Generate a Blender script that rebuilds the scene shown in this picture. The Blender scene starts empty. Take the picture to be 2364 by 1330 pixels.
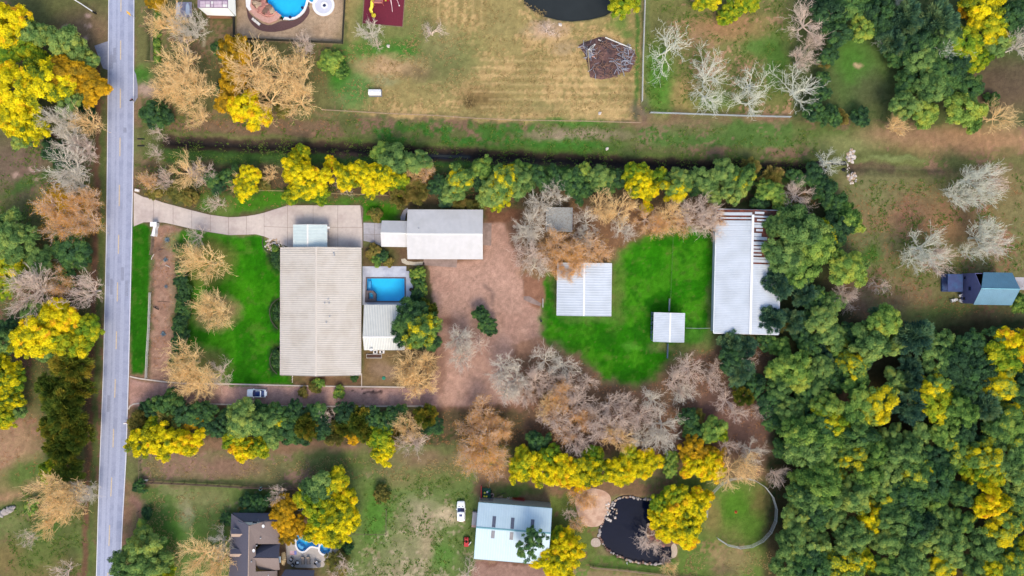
import bpy, bmesh, math, random
import numpy as np
from mathutils import Vector, Matrix
R = math.radians
scene = bpy.context.scene
C = scene.collection

# ------------------------------------------------------------------ camera
H = 165.0            # drone height in metres
S = 0.108            # metres on the ground for one pixel of the photograph
cam_d = bpy.data.cameras.new('camera'); cam = bpy.data.objects.new('camera', cam_d); C.objects.link(cam)
cam.location = (0, 0, H); cam.rotation_euler = (0, 0, 0)
cam_d.sensor_width = 36; cam_d.lens = 18 * H / (1182 * S); cam_d.clip_start = 1; cam_d.clip_end = 9000
scene.camera = cam
scene.render.resolution_x = 1024; scene.render.resolution_y = 576
# ------------------------------------------------------------------ sky and sun
SUN_EL, SUN_AZ = 49, 168          # low winter sun in the south (south is down in the picture)
world = bpy.data.worlds.new('World'); scene.world = world; world.use_nodes = True
wn = world.node_tree; wn.nodes.clear()
sky = wn.nodes.new('ShaderNodeTexSky'); sky.sky_type = 'NISHITA'; sky.sun_disc = False
sky.sun_elevation = R(SUN_EL); sky.sun_rotation = R(SUN_AZ); sky.air_density = 1.2; sky.dust_density = 3.0; sky.ozone_density = 0.6
bg = wn.nodes.new('ShaderNodeBackground'); bg.inputs[1].default_value = 0.15
wo = wn.nodes.new('ShaderNodeOutputWorld')
wn.links.new(sky.outputs[0], bg.inputs[0]); wn.links.new(bg.outputs[0], wo.inputs[0])
sun_d = bpy.data.lights.new('sun', 'SUN'); sun = bpy.data.objects.new('sun', sun_d); C.objects.link(sun)
sun_d.energy = 1.15; sun_d.angle = R(24); sun_d.color = (1.0, 0.86, 0.64)
az = R(SUN_AZ); el = R(SUN_EL)
sdir = Vector((math.sin(az) * math.cos(el), math.cos(az) * math.cos(el), math.sin(el)))
sun.rotation_euler = sdir.to_track_quat('Z', 'Y').to_euler()
sun.location = sdir * 300
# ------------------------------------------------------------------ exposure
vs = scene.view_settings; vs.view_transform = 'Standard'; vs.look = 'None'; vs.gamma = 1; vs.use_curve_mapping = False
vs.exposure = 0.94
scene.render.engine = 'CYCLES'
scene.cycles.max_bounces = 6; scene.cycles.diffuse_bounces = 3; scene.cycles.transparent_max_bounces = 12

# ------------------------------------------------------------------ helpers
def P(px, py, h=0.0):
    k = S * (H - h) / H
    return ((px - 1182) * k, (665 - py) * k)
def PP(pts, h=0.0): return [P(a, b, h) for a, b in pts]
def s2l(v):
    v /= 255.0
    return v / 12.92 if v <= 0.04045 else ((v + 0.055) / 1.055) ** 2.4
GAIN = 0.74
def lin(r, g, b, k=1.0): return tuple(min(0.85, s2l(x) * GAIN * k) for x in (r, g, b))
def lin4(*a): return lin(*a) + (1.0,)

def tag(o, label=None, cat=None, group=None, kind=None):
    if label: o['label'] = label
    if cat: o['category'] = cat
    if group: o['group'] = group
    if kind: o['kind'] = kind
    return o
def thing(name, label, cat, loc=(0, 0, 0), rz=0, group=None):
    o = bpy.data.objects.new(name, None); C.objects.link(o)
    o.location = loc; o.rotation_euler = (0, 0, rz); o.empty_display_size = 0.3
    return tag(o, label, cat, group)
def link(name, me, parent=None, loc=None, rot=None, scale=None):
    o = bpy.data.objects.new(name, me); C.objects.link(o)
    if parent: o.parent = parent
    if loc is not None: o.location = loc
    if rot is not None: o.rotation_euler = rot
    if scale is not None: o.scale = scale
    return o

class MB:
    """collects boxes, prisms, tubes; build() makes ONE mesh object"""
    def __init__(s): s.v = []; s.f = []; s.m = []; s.cur = 0
    def add(s, vs, fs):
        n = len(s.v); s.v += [tuple(q) for q in vs]; s.f += [tuple(i + n for i in f) for f in fs]; s.m += [s.cur] * len(fs); return s
    def box(s, x0, y0, z0, x1, y1, z1):
        return s.add([(x0,y0,z0),(x1,y0,z0),(x1,y1,z0),(x0,y1,z0),(x0,y0,z1),(x1,y0,z1),(x1,y1,z1),(x0,y1,z1)],
                     [(0,3,2,1),(4,5,6,7),(0,1,5,4),(1,2,6,5),(2,3,7,6),(3,0,4,7)])
    def rbox(s, c, size, rz=0, tilt=0):
        M = Matrix.Translation(c) @ Matrix.Rotation(rz, 4, 'Z') @ Matrix.Rotation(tilt, 4, 'Y')
        a, b, d = size[0] / 2, size[1] / 2, size[2] / 2
        vs = [M @ Vector(q) for q in [(-a,-b,-d),(a,-b,-d),(a,b,-d),(-a,b,-d),(-a,-b,d),(a,-b,d),(a,b,d),(-a,b,d)]]
        return s.add(vs, [(0,3,2,1),(4,5,6,7),(0,1,5,4),(1,2,6,5),(2,3,7,6),(3,0,4,7)])
    def prism(s, pts, z0, z1):
        a = sum(pts[i][0] * pts[(i+1) % len(pts)][1] - pts[(i+1) % len(pts)][0] * pts[i][1] for i in range(len(pts)))
        if a < 0: pts = pts[::-1]
        n = len(pts)
        vs = [(x, y, z0) for x, y in pts] + [(x, y, z1) for x, y in pts]
        fs = [tuple(range(n - 1, -1, -1)), tuple(range(n, 2 * n))]
        for i in range(n):
            j = (i + 1) % n; fs.append((i, j, n + j, n + i))
        return s.add(vs, fs)
    def ring(s, outer, inner, z0, z1):
        n = len(outer)
        vs = [(x,y,z0) for x,y in outer] + [(x,y,z1) for x,y in outer] + [(x,y,z0) for x,y in inner] + [(x,y,z1) for x,y in inner]
        fs = []
        for i in range(n):
            j = (i + 1) % n
            fs += [(n+i, n+j, 3*n+j, 3*n+i), (i, j, n+j, n+i), (2*n+j, 2*n+i, 3*n+i, 3*n+j), (2*n+i, 2*n+j, j, i)]
        return s.add(vs, fs)
    def tube(s, pts, r, n=6, r2=None):
        pts = [Vector(p) for p in pts]; m = len(pts); base = len(s.v); vs = []
        for i, p in enumerate(pts):
            d = (pts[min(i+1, m-1)] - pts[max(i-1, 0)])
            d = d.normalized() if d.length > 1e-6 else Vector((0,0,1))
            u = d.orthogonal().normalized(); w = d.cross(u)
            rr = r if r2 is None else r + (r2 - r) * i / (m - 1)
            for k in range(n):
                a = 2 * math.pi * k / n
                vs.append(p + (u * math.cos(a) + w * math.sin(a)) * rr)
        fs = []
        for i in range(m - 1):
            for k in range(n):
                l = (k + 1) % n
                fs.append((i*n+k, i*n+l, (i+1)*n+l, (i+1)*n+k))
        fs += [tuple(range(n - 1, -1, -1)), tuple((m-1)*n + k for k in range(n))]
        return s.add(vs, fs)
    def lathe(s, prof, c=(0,0,0), n=20, sx=1, sy=1):
        vs = []; m = len(prof)
        for r, z in prof:
            for k in range(n):
                a = 2 * math.pi * k / n
                vs.append((c[0] + r * math.cos(a) * sx, c[1] + r * math.sin(a) * sy, c[2] + z))
        fs = []
        for i in range(m - 1):
            for k in range(n):
                l = (k + 1) % n
                fs.append((i*n+k, i*n+l, (i+1)*n+l, (i+1)*n+k))
        fs += [tuple(range(n - 1, -1, -1)), tuple((m-1)*n + k for k in range(n))]
        return s.add(vs, fs)
    def mesh(s, name, mats, smooth=False):
        me = bpy.data.meshes.new(name); me.from_pydata(s.v, [], s.f)
        for m in (mats if isinstance(mats, (list, tuple)) else [mats]): me.materials.append(m)
        me.polygons.foreach_set('material_index', s.m)
        if smooth: me.polygons.foreach_set('use_smooth', [True] * len(s.f))
        me.update(); return me
    def build(s, name, mats, parent=None, smooth=False, loc=None, rot=None):
        return link(name, s.mesh(name, mats, smooth), parent, loc, rot)

# ------------------------------------------------------------------ materials
MATS = {}
def mat(name, col, rough=0.8, var=0.18, scale=2.0, bump=0.0, metal=0.0, spec=0.3, col2=None, scale2=None, tint=0.0, coord='Object'):
    """procedural surface: base colour broken up by two sizes of noise, optional second colour in patches"""
    if name in MATS: return MATS[name]
    m = bpy.data.materials.new(name); m.use_nodes = True; nt = m.node_tree; b = nt.nodes['Principled BSDF']
    b.inputs['Roughness'].default_value = rough; b.inputs['Metallic'].default_value = metal
    b.inputs['Specular IOR Level'].default_value = spec
    tc = nt.nodes.new('ShaderNodeTexCoord')
    n1 = nt.nodes.new('ShaderNodeTexNoise'); n1.inputs['Scale'].default_value = scale; n1.inputs['Detail'].default_value = 6; n1.inputs['Roughness'].default_value = 0.65
    nt.links.new(tc.outputs[coord], n1.inputs['Vector'])
    rp = nt.nodes.new('ShaderNodeMapRange'); rp.inputs[1].default_value = 0.3; rp.inputs[2].default_value = 0.7
    rp.inputs[3].default_value = 1 - var; rp.inputs[4].default_value = 1 + var
    nt.links.new(n1.outputs['Fac'], rp.inputs[0])
    mul = nt.nodes.new('ShaderNodeMix'); mul.data_type = 'RGBA'; mul.blend_type = 'MULTIPLY'; mul.inputs[0].default_value = 1
    if col2:
        n2 = nt.nodes.new('ShaderNodeTexNoise'); n2.inputs['Scale'].default_value = scale2 or scale * 0.25; n2.inputs['Detail'].default_value = 5
        nt.links.new(tc.outputs[coord], n2.inputs['Vector'])
        r2 = nt.nodes.new('ShaderNodeMapRange'); r2.inputs[1].default_value = 0.45; r2.inputs[2].default_value = 0.62
        nt.links.new(n2.outputs['Fac'], r2.inputs[0])
        mx = nt.nodes.new('ShaderNodeMix'); mx.data_type = 'RGBA'
        mx.inputs[6].default_value = (*col, 1); mx.inputs[7].default_value = (*col2, 1)
        nt.links.new(r2.outputs[0], mx.inputs[0]); nt.links.new(mx.outputs[2], mul.inputs[6])
    else: mul.inputs[6].default_value = (*col, 1)
    nt.links.new(rp.outputs[0], mul.inputs[7]); nt.links.new(mul.outputs[2], b.inputs['Base Color'])
    if bump:
        bp = nt.nodes.new('ShaderNodeBump'); bp.inputs['Strength'].default_value = bump; bp.inputs['Distance'].default_value = 0.05
        nt.links.new(n1.outputs['Fac'], bp.inputs['Height']); nt.links.new(bp.outputs[0], b.inputs['Normal'])
    MATS[name] = m; return m

def mat_water(name, col, clear=0.0, rough=0.06, wave=1.2):
    """clear=0: dark opaque water with a surface sheen; clear>0: see-through tinted water over a real basin"""
    m = bpy.data.materials.new(name); m.use_nodes = True; nt = m.node_tree; out = nt.nodes['Material Output']; b = nt.nodes['Principled BSDF']
    tc = nt.nodes.new('ShaderNodeTexCoord'); n1 = nt.nodes.new('ShaderNodeTexNoise'); n1.inputs['Scale'].default_value = wave; n1.inputs['Detail'].default_value = 4
    nt.links.new(tc.outputs['Object'], n1.inputs['Vector'])
    bp = nt.nodes.new('ShaderNodeBump'); bp.inputs['Strength'].default_value = 0.12; bp.inputs['Distance'].default_value = 0.1
    nt.links.new(n1.outputs['Fac'], bp.inputs['Height'])
    if clear:
        tr = nt.nodes.new('ShaderNodeBsdfTransparent'); tr.inputs[0].default_value = (*col, 1)
        gl = nt.nodes.new('ShaderNodeBsdfGlossy'); gl.inputs['Roughness'].default_value = rough
        fr = nt.nodes.new('ShaderNodeFresnel'); fr.inputs[0].default_value = 1.33
        ms = nt.nodes.new('ShaderNodeMixShader')
        nt.links.new(bp.outputs[0], gl.inputs['Normal']); nt.links.new(bp.outputs[0], fr.inputs['Normal'])
        nt.links.new(fr.outputs[0], ms.inputs[0]); nt.links.new(tr.outputs[0], ms.inputs[1]); nt.links.new(gl.outputs[0], ms.inputs[2])
        nt.links.new(ms.outputs[0], out.inputs['Surface'])
    else:
        b.inputs['Base Color'].default_value = (*col, 1); b.inputs['Roughness'].default_value = rough
        b.inputs['IOR'].default_value = 1.33; b.inputs['Specular IOR Level'].default_value = .22; nt.links.new(bp.outputs[0], b.inputs['Normal'])
        n2 = nt.nodes.new('ShaderNodeTexNoise'); n2.inputs['Scale'].default_value = 0.25; n2.inputs['Detail'].default_value = 6
        nt.links.new(tc.outputs['Object'], n2.inputs['Vector'])
        mx = nt.nodes.new('ShaderNodeMix'); mx.data_type = 'RGBA'; mx.inputs[6].default_value = (*[c * 0.75 for c in col], 1); mx.inputs[7].default_value = (*[c * 1.35 for c in col], 1)
        nt.links.new(n2.outputs['Fac'], mx.inputs[0]); nt.links.new(mx.outputs[2], b.inputs['Base Color'])
    return m

def mat_leaf(name, cols, trans=0.3):
    """leaf colour runs through the given colours by clump, leaf and tree (face attribute lv)"""
    m = bpy.data.materials.new(name); m.use_nodes = True; nt = m.node_tree; nt.nodes.clear()
    out = nt.nodes.new('ShaderNodeOutputMaterial')
    at = nt.nodes.new('ShaderNodeAttribute'); at.attribute_name = 'lv'
    sp = nt.nodes.new('ShaderNodeSeparateXYZ'); nt.links.new(at.outputs['Vector'], sp.inputs[0])
    oi = nt.nodes.new('ShaderNodeObjectInfo')
    tc = nt.nodes.new('ShaderNodeTexCoord'); nz = nt.nodes.new('ShaderNodeTexNoise'); nz.inputs['Scale'].default_value = 1.3; nz.inputs['Detail'].default_value = 2
    nt.links.new(tc.outputs['Object'], nz.inputs['Vector'])
    def ma(op, a, b):
        n = nt.nodes.new('ShaderNodeMath'); n.operation = op
        for i, q in enumerate((a, b)):
            if isinstance(q, (int, float)): n.inputs[i].default_value = q
            else: nt.links.new(q, n.inputs[i])
        return n.outputs[0]
    t = ma('ADD', ma('MULTIPLY', sp.outputs[0], 0.40), ma('MULTIPLY', sp.outputs[1], 0.22))
    nzs = nt.nodes.new('ShaderNodeMapRange'); nzs.inputs[1].default_value = 0.3; nzs.inputs[2].default_value = 0.7; nzs.clamp = True
    nt.links.new(nz.outputs['Fac'], nzs.inputs[0])
    t = ma('ADD', t, ma('MULTIPLY', nzs.outputs[0], 0.38))
    t = ma('ADD', t, ma('MULTIPLY', ma('SUBTRACT', oi.outputs['Random'], 0.5), 0.30))
    cr = nt.nodes.new('ShaderNodeValToRGB'); e = cr.color_ramp.elements
    cols = [tuple(min(.85, q * 1.22) for q in c) for c in cols]
    n = len(cols)
    e[0].position = 0.12; e[0].color = (*cols[0], 1); e[1].position = 0.88; e[1].color = (*cols[-1], 1)
    for i in range(1, n - 1):
        q = e.new(0.12 + 0.76 * i / (n - 1)); q.color = (*cols[i], 1)
    nt.links.new(t, cr.inputs[0])
    d = nt.nodes.new('ShaderNodeBsdfDiffuse'); tl = nt.nodes.new('ShaderNodeBsdfTranslucent'); ms = nt.nodes.new('ShaderNodeMixShader'); ms.inputs[0].default_value = trans
    nt.links.new(cr.outputs[0], d.inputs[0]); nt.links.new(cr.outputs[0], tl.inputs[0])
    nt.links.new(d.outputs[0], ms.inputs[1]); nt.links.new(tl.outputs[0], ms.inputs[2]); nt.links.new(ms.outputs[0], out.inputs[0])
    return m
# ------------------------------------------------------------------ the ground: one grid, coloured by what grows or lies there
_rng = np.random.RandomState(5)
_LAT = [_rng.rand(256, 256) for _ in range(8)]
def vn(x, y, sc, k=0):
    L = _LAT[k % 8]; x = x / sc + 37.1 * k; y = y / sc + 91.7 * k
    xi = np.floor(x).astype(int); yi = np.floor(y).astype(int); fx = x - xi; fy = y - yi
    fx = fx * fx * (3 - 2 * fx); fy = fy * fy * (3 - 2 * fy)
    a = L[xi & 255, yi & 255]; b = L[(xi + 1) & 255, yi & 255]; c = L[xi & 255, (yi + 1) & 255]; d = L[(xi + 1) & 255, (yi + 1) & 255]
    return (a * (1 - fx) + b * fx) * (1 - fy) + (c * (1 - fx) + d * fx) * fy
def fbm(x, y, sc, k=0, o=4):
    t = 0; w = 0
    for i in range(o):
        t = t + vn(x, y, sc / 2 ** i, k + i) * 0.55 ** i; w += 0.55 ** i
    return t / w
def sdf(x, y, poly):
    """signed distance (px), negative inside"""
    d = np.full(x.shape, 1e9); ins = np.zeros(x.shape, bool); n = len(poly)
    for i in range(n):
        ax, ay = poly[i]; bx, by = poly[(i + 1) % n]
        ex, ey = bx - ax, by - ay; wx, wy = x - ax, y - ay
        t = np.clip((wx * ex + wy * ey) / (ex * ex + ey * ey + 1e-9), 0, 1)
        d = np.minimum(d, (wx - ex * t) ** 2 + (wy - ey * t) ** 2)
        c = ((ay > y) != (by > y)) & (x < (bx - ax) * (y - ay) / ((by - ay) + 1e-12) + ax)
        ins ^= c
    return np.where(ins, -1, 1) * np.sqrt(d)
def sdl(x, y, pts):
    d = np.full(x.shape, 1e9)
    for i in range(len(pts) - 1):
        ax, ay = pts[i]; bx, by = pts[i + 1]; ex, ey = bx - ax, by - ay; wx, wy = x - ax, y - ay
        t = np.clip((wx * ex + wy * ey) / (ex * ex + ey * ey + 1e-9), 0, 1)
        d = np.minimum(d, (wx - ex * t) ** 2 + (wy - ey * t) ** 2)
    return np.sqrt(d)

ST = 3.3
def spread(a, b, st):
    inner = np.arange(a, b + st, st); g = []; w = st * 3
    q = 0
    while q < 26000: q += w; g.append(q); w *= 1.45
    g = np.array(g)
    return np.concatenate([(a - g)[::-1], inner, inner[-1] + g])
gx = spread(-75, 2440, ST); gy = spread(-75, 1405, ST)
GX, GY = np.meshgrid(gx, gy)
NX, NY = len(gx), len(gy)
X = GX.ravel(); Y = GY.ravel()
# wobble so that region edges are ragged like grown grass
WX = X + (fbm(X, Y, 26, 1) - .5) * 26 + (vn(X, Y, 6, 2) - .5) * 6
WY = Y + (fbm(X, Y, 26, 4) - .5) * 26 + (vn(X, Y, 6, 5) - .5) * 6
COL = np.zeros((len(X), 3))
def L3(c, k=1.0): return np.array(lin(*c, k))
LITTER, OLIVE, TAN, DARKG, GRASS, GRAVEL = (126, 98, 82), (108, 112, 68), (182, 154, 110), (66, 86, 44), (84, 118, 48), (172, 132, 116)
n1 = fbm(X, Y, 150, 0); n2 = fbm(X, Y, 40, 3)
t = np.clip((n1 * .65 + n2 * .35 - .40) * 5, 0, 1)[:, None]
COL[:] = L3((136, 108, 86)) * (1 - t) + L3((108, 112, 70)) * t
def put(w, c, k=1.0):
    global COL
    w = np.clip(w, 0, 1)[:, None]; COL = COL * (1 - w) + L3(c, k) * w
def sm(d, soft): 
    q = np.clip(.5 - d / (2 * soft), 0, 1); return q * q * (3 - 2 * q)
def poly(pts, c, soft=8, k=1.0, a=1.0, warp=1.0):
    put(sm(sdf(X + (WX - X) * warp, Y + (WY - Y) * warp, pts), soft) * a, c, k)
def blob(cx, cy, rx, ry, c, a=1.0, rot=0, soft=.5, k=1.0):
    ca, sa = math.cos(R(rot)), math.sin(R(rot)); dx, dy = WX - cx, WY - cy
    r = np.hypot((dx * ca + dy * sa) / rx, (-dx * sa + dy * ca) / ry)
    put(np.clip((1 + soft - r) / (2 * soft), 0, 1) * a, c, k)
def line(pts, w, c, soft=4, a=1.0, k=1.0, warp=.5):
    put(sm(sdl(X + (WX - X) * warp, Y + (WY - Y) * warp, pts) - w, soft) * a, c, k)
def speck(pts, c, sc, thr, a=1.0, seed=0, soft=8):
    w = sm(sdf(WX, WY, pts), soft) * np.clip((fbm(X, Y, sc, seed) - thr) * 12, 0, 1); put(w * a, c)
def region(pts, c1, c2, sc=30, thr=.5, soft=8, seed=2, a=1.0, sharp=3.2):
    """area filled with two colours in patches"""
    w = sm(sdf(WX, WY, pts), soft) * a; q = np.clip((fbm(X, Y, sc, seed, 6) * .7 + vn(X, Y, 5, seed + 1) * .3 - (thr * .7 + .15)) * sharp * 1.25 + .5, 0, 1)
    put(w * (1 - q), c1)
    wq = w * q; rest = np.where(w > 0, wq / np.maximum(1 - w * (1 - q), 1e-6), 0); put(rest, c2)

# west of the road
region([(-90,-90),(255,-90),(250,300),(244,600),(230,1400),(-90,1400)], (122,94,78), (98,100,62), 60, .52, 6, 1)
for b in [(25,1120,150,60,(168,134,102)),(30,1020,70,70,(166,132,104)),(60,1290,120,50,(128,112,72)),(40,380,90,60,(120,100,88))]: blob(b[0],b[1],b[2],b[3],b[4],.8)
for b in [(70,420,70,12,(62,100,40)),(60,1090,70,28,(60,104,36)),(40,1170,90,20,(58,96,40)),(95,1230,50,30,(70,108,44)),(100,1280,60,30,(92,110,56)),(190,1260,30,60,(96,112,60)),(20,1215,60,25,(110,120,70))]: blob(*b[:5],.8,rot=-25)
line([(226,120),(226,420),(218,640),(212,900),(205,1100),(195,1330)], 7, (112,80,66), 6, .9)
line([(237,300),(232,640),(222,900),(216,1060),(206,1330)], 5, (84,100,54), 5, .8)
line([(205,820),(200,1000),(196,1120)], 5, (104,84,66), 4, .8)
blob(200,75,70,50,(124,100,80),.8)
for q in [(200,40),(205,65),(195,88),(152,55),(70,390),(85,415),(40,405)]: blob(q[0],q[1],7,5,(178,150,136),.8)
# north neighbour: pool yard, meadow, pond bank
region([(312,-90),(840,-90),(842,262),(330,262),(312,200)], (136,114,86), (108,108,68), 45, .53, 6, 3)
poly([(352,20),(370,20),(370,145),(352,145)], (72,112,44), 5)
line([(345,25),(343,140)], 5, (60,66,44), 5, .8)
blob(340,205,28,16,(176,152,136),.9); blob(330,175,22,18,(64,116,40),.9)
line([(468,45),(474,90),(470,108)], 2.2, (186,172,140), 2)
poly([(546,2),(546,91),(791,101),(797,-90),(546,-90)], (176,152,126), 3, warp=.2)
speck([(546,2),(546,91),(791,101),(797,-60)], (164,138,112), 20, .55, .6, 4)
region([(800,-90),(1486,-90),(1481,278),(1180,283),(800,262)], (182,154,106), (150,136,88), 60, .60, 5, 5)
blob(890,90,85,75,(112,122,70),.85); blob(985,110,110,55,(112,120,68),.8); blob(1020,150,70,55,(110,116,72),.7)
blob(930,120,40,26,(66,122,44),.9); blob(855,115,45,26,(72,124,46),.85); blob(840,30,14,60,(112,124,68),.7); blob(950,40,40,40,(122,124,74),.6)
blob(810,200,40,60,(92,122,66),.85); blob(785,160,25,45,(60,124,40),.95); blob(825,215,28,34,(82,126,62),.8)
blob(900,150,70,22,(184,150,116),.8); blob(880,185,32,12,(140,140,104),.6); blob(1110,225,45,26,(112,90,58),.75); blob(1085,238,14,14,(70,58,38),.8)
blob(960,170,40,14,(126,104,80),.6); blob(1150,60,30,30,(150,140,92),.5); blob(1020,90,40,40,(142,134,92),.5)
blob(1430,55,22,18,(104,128,62),.9); blob(1450,78,14,9,(96,124,60),.8); blob(1300,110,26,14,(152,136,108),.6); blob(1260,68,44,20,(186,158,140),.6)
poly([(1352,168),(1380,184),(1420,186),(1445,172),(1430,190),(1385,196),(1350,186)], (196,172,120), 6, a=.5)
for i, yy in enumerate(range(130, 262, 9)):
    line([(1090 + (i % 3) * 20, yy), (1470, yy + 6)], 2.0, (196,168,118) if i % 2 else (154,132,86), 3, .62, warp=.18)
for xx in range(1005, 1130, 10): line([(xx, -60),(xx - 4, 55)], 2, (196,166,116) if (xx // 10) % 2 else (152,130,84), 3, .62, warp=.18)
blob(1380,255,60,18,(196,168,116),.5); blob(1240,250,60,14,(128,122,78),.6)
# meadow with the bare trees, right of the pipe fence
region([(1486,-90),(1850,-90),(1846,268),(1484,262)], (162,132,100), (118,118,70), 55, .54, 7, 6)
blob(1520,185,34,75,(82,130,46),.9); blob(1740,100,34,26,(86,124,56),.8); blob(1790,140,36,70,(74,116,46),.85); blob(1600,80,60,30,(164,132,98),.7); blob(1585,220,30,34,(176,146,98),.8); blob(1680,60,80,30,(166,124,92),.6); blob(1640,230,60,20,(88,124,54),.7)
line([(1477,-20),(1470,150),(1466,270)], 5, (66,112,44), 4, .85)
line([(1495,0),(1490,240)], 5, (112,128,80), 5, .6)
blob(1475,255,26,22,(104,92,80),.8)
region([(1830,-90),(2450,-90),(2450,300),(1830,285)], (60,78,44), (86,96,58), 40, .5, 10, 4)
blob(1985,155,62,85,(84,112,56),.95); blob(1965,140,36,45,(76,120,46),.8); blob(1978,152,10,7,(184,158,124),.9); blob(2010,210,40,40,(86,84,62),.6)
blob(2300,210,110,55,(110,88,72),.8); blob(2330,180,70,40,(92,80,66),.7)
# ditch strip
region([(320,262),(800,268),(1180,290),(1480,292),(1830,275),(2450,290),(2450,420),(1900,420),(320,370)], (128,104,84), (98,104,62), 55, .53, 8, 7)
region([(380,276),(780,280),(800,320),(380,330)], (140,108,88), (120,100,78), 40, .5, 8, 1)
speck([(820,285),(1250,292),(1250,345),(820,338)], (52,112,40), 22, .50, .85, 3)
speck([(880,270),(1240,290),(1240,345),(880,330)], (60,108,40), 30, .5, .8, 6)
blob(1330,313,100,12,(156,138,116),.8,rot=1); blob(1310,338,110,16,(62,116,40),.9,rot=2); blob(1330,285,100,10,(66,120,42),.8,rot=2)
region([(1470,285),(1830,280),(1830,345),(1470,340)], (122,112,82), (84,112,56), 40, .5, 8, 2); blob(1600,290,60,18,(132,110,86),.6)
blob(1900,320,120,25,(92,116,58),.7); blob(1960,330,80,18,(140,138,92),.6); blob(2250,325,180,30,(170,132,100),.85); blob(2080,310,90,20,(156,124,98),.7)
poly([(380,344),(800,352),(1180,372),(1600,384),(1890,388),(1890,430),(1180,410),(380,372)], (58,94,42), 8, a=.8)
DITCH = [(388,326),(500,334),(700,340),(860,346),(1000,356),(1150,362),(1300,368),(1450,378),(1600,384),(1760,390),(1890,394)]
line(DITCH, 17, (64,54,46), 5, .97); line(DITCH, 7, (36,34,36), 5, .85)
line([(p[0],p[1]-22) for p in DITCH], 4, (78,104,46), 6, .6); line([(p[0],p[1]+19) for p in DITCH], 4, (62,98,40), 5, .7)
line([(880,352),(990,359),(1080,361)], 4, (40,44,56), 3, .9)
blob(790,355,30,10,(116,88,76),.7)
line([(1968,385),(2010,386),(2060,390)], 11, (82,66,58), 5, .95); line([(2060,386),(2120,390),(2200,392)], 5, (92,84,66), 6, .7)
line([(2200,390),(2364,395)], 10, (92,98,62), 10, .6)
blob(2060,366,60,6,(134,146,92),.6)
# right edge open ground
region([(1935,400),(2450,400),(2450,760),(2100,760),(2000,700),(1935,640)], (134,104,80), (116,112,74), 60, .5, 12, 3)
blob(2100,500,100,50,(138,104,82),.7); blob(2010,440,60,50,(120,118,80),.8); blob(2030,560,60,30,(100,104,70),.7); blob(2220,520,80,40,(150,112,82),.6); blob(2010,590,22,22,(62,104,38),.9)
blob(2180,730,80,36,(96,112,58),.9); blob(2080,680,60,30,(134,110,84),.7); blob(2250,740,80,18,(90,74,56),.7); blob(2340,430,60,60,(132,116,80),.6)
# main property
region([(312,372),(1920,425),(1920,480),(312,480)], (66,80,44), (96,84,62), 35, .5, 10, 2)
region([(312,470),(1230,480),(1230,520),(312,520)], (80,98,46), (96,86,62), 40, .45, 10, 5)
poly([(470,452),(640,440),(690,460),(830,458),(920,470),(915,512),(832,512),(832,470),(660,468),(600,486),(560,492),(500,494),(455,482)], (70,122,30), 12)
poly([(835,470),(905,478),(900,508),(840,510)], (62,118,22), 8)
blob(410,440,60,26,(104,108,64),.8); blob(510,470,32,22,(110,118,66),.8)
poly([(1120,484),(1245,484),(1240,520),(1170,520),(1120,516)], (118,84,64), 8)
GRAVEL_YARD = [(985,615),(1115,598),(1118,516),(1165,516),(1176,560),(1206,625),(1208,684),(1250,702),(1248,778),(1196,796),(1160,850),(1210,870),(1208,932),(1060,938),(985,938),(985,905),(1010,830),(1005,760)]
region([(980,515),(1260,515),(1260,1000),(980,1000)], (146,112,94), (128,98,80), 45, .5, 10, 2)
poly(GRAVEL_YARD, (178,143,126), 5, warp=.35)
speck(GRAVEL_YARD, (166,130,114), 50, .5, .6, 4)
speck(GRAVEL_YARD, (122,96,84), 8, .74, .5, 6)
line([(1012,900),(1020,850),(1015,790)], 12, (120,90,76), 10, .7); line([(1120,655),(1140,680),(1135,700)], 4, (110,92,86), 4, .6); blob(1030,745,20,14,(110,76,64),.7)
GDRIVE = [(300,876),(345,884),(520,889),(930,896),(1010,900),(1010,938),(700,938),(485,933),(300,938)]
poly(GDRIVE, (182,146,134), 3, warp=.2); speck(GDRIVE, (166,130,120), 30, .5, .5, 2)
for q in [(855,908,10,4),(872,910,7,4),(848,911,6,3),(835,900,4,3),(818,907,4,2)]: blob(*q,(56,44,46),.9)
blob(330,905,50,18,(166,128,112),.6)
# planted strip by the road and lawns
STRIP = [(352,518),(415,520),(412,560),(405,700),(398,790),(385,880),(345,880),(350,700)]
poly(STRIP, (156,122,104), 5); speck(STRIP, (176,144,124), 12, .55, .6, 1); speck(STRIP, (108,86,74), 8, .68, .6, 3)
blob(372,580,18,16,(96,80,70),.6); line([(350,540),(352,660),(345,870)], 3, (92,88,64), 5, .7)
RLAWN = [(306,520),(335,518),(346,530),(344,700),(340,840),(330,864),(304,862),(300,700)]
poly(RLAWN, (40,102,14), 5, warp=.3); speck(RLAWN, (34,92,12), 25, .5, .6, 2)
FLAWN = [(418,530),(470,538),(550,546),(600,543),(612,556),(612,580),(632,600),(646,605),(650,700),(650,866),(676,870),(674,889),(520,887),(440,884),(430,800),(440,700),(415,640)]
poly(FLAWN, (42,112,10), 6, warp=.4)
speck(FLAWN, (36,94,12), 45, .48, .7, 1); speck(FLAWN, (66,132,22), 34, .52, .6, 5)
blob(470,540,60,12,(84,140,40),.6); blob(575,690,30,60,(58,132,12),.5); blob(430,560,40,20,(60,128,24),.6)
blob(475,605,66,50,(128,118,66),.8,soft=.3); blob(498,718,52,40,(150,122,92),.8,soft=.3); blob(462,860,60,56,(140,120,84),.7,soft=.3)
blob(426,700,30,100,(58,88,34),.7)
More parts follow.
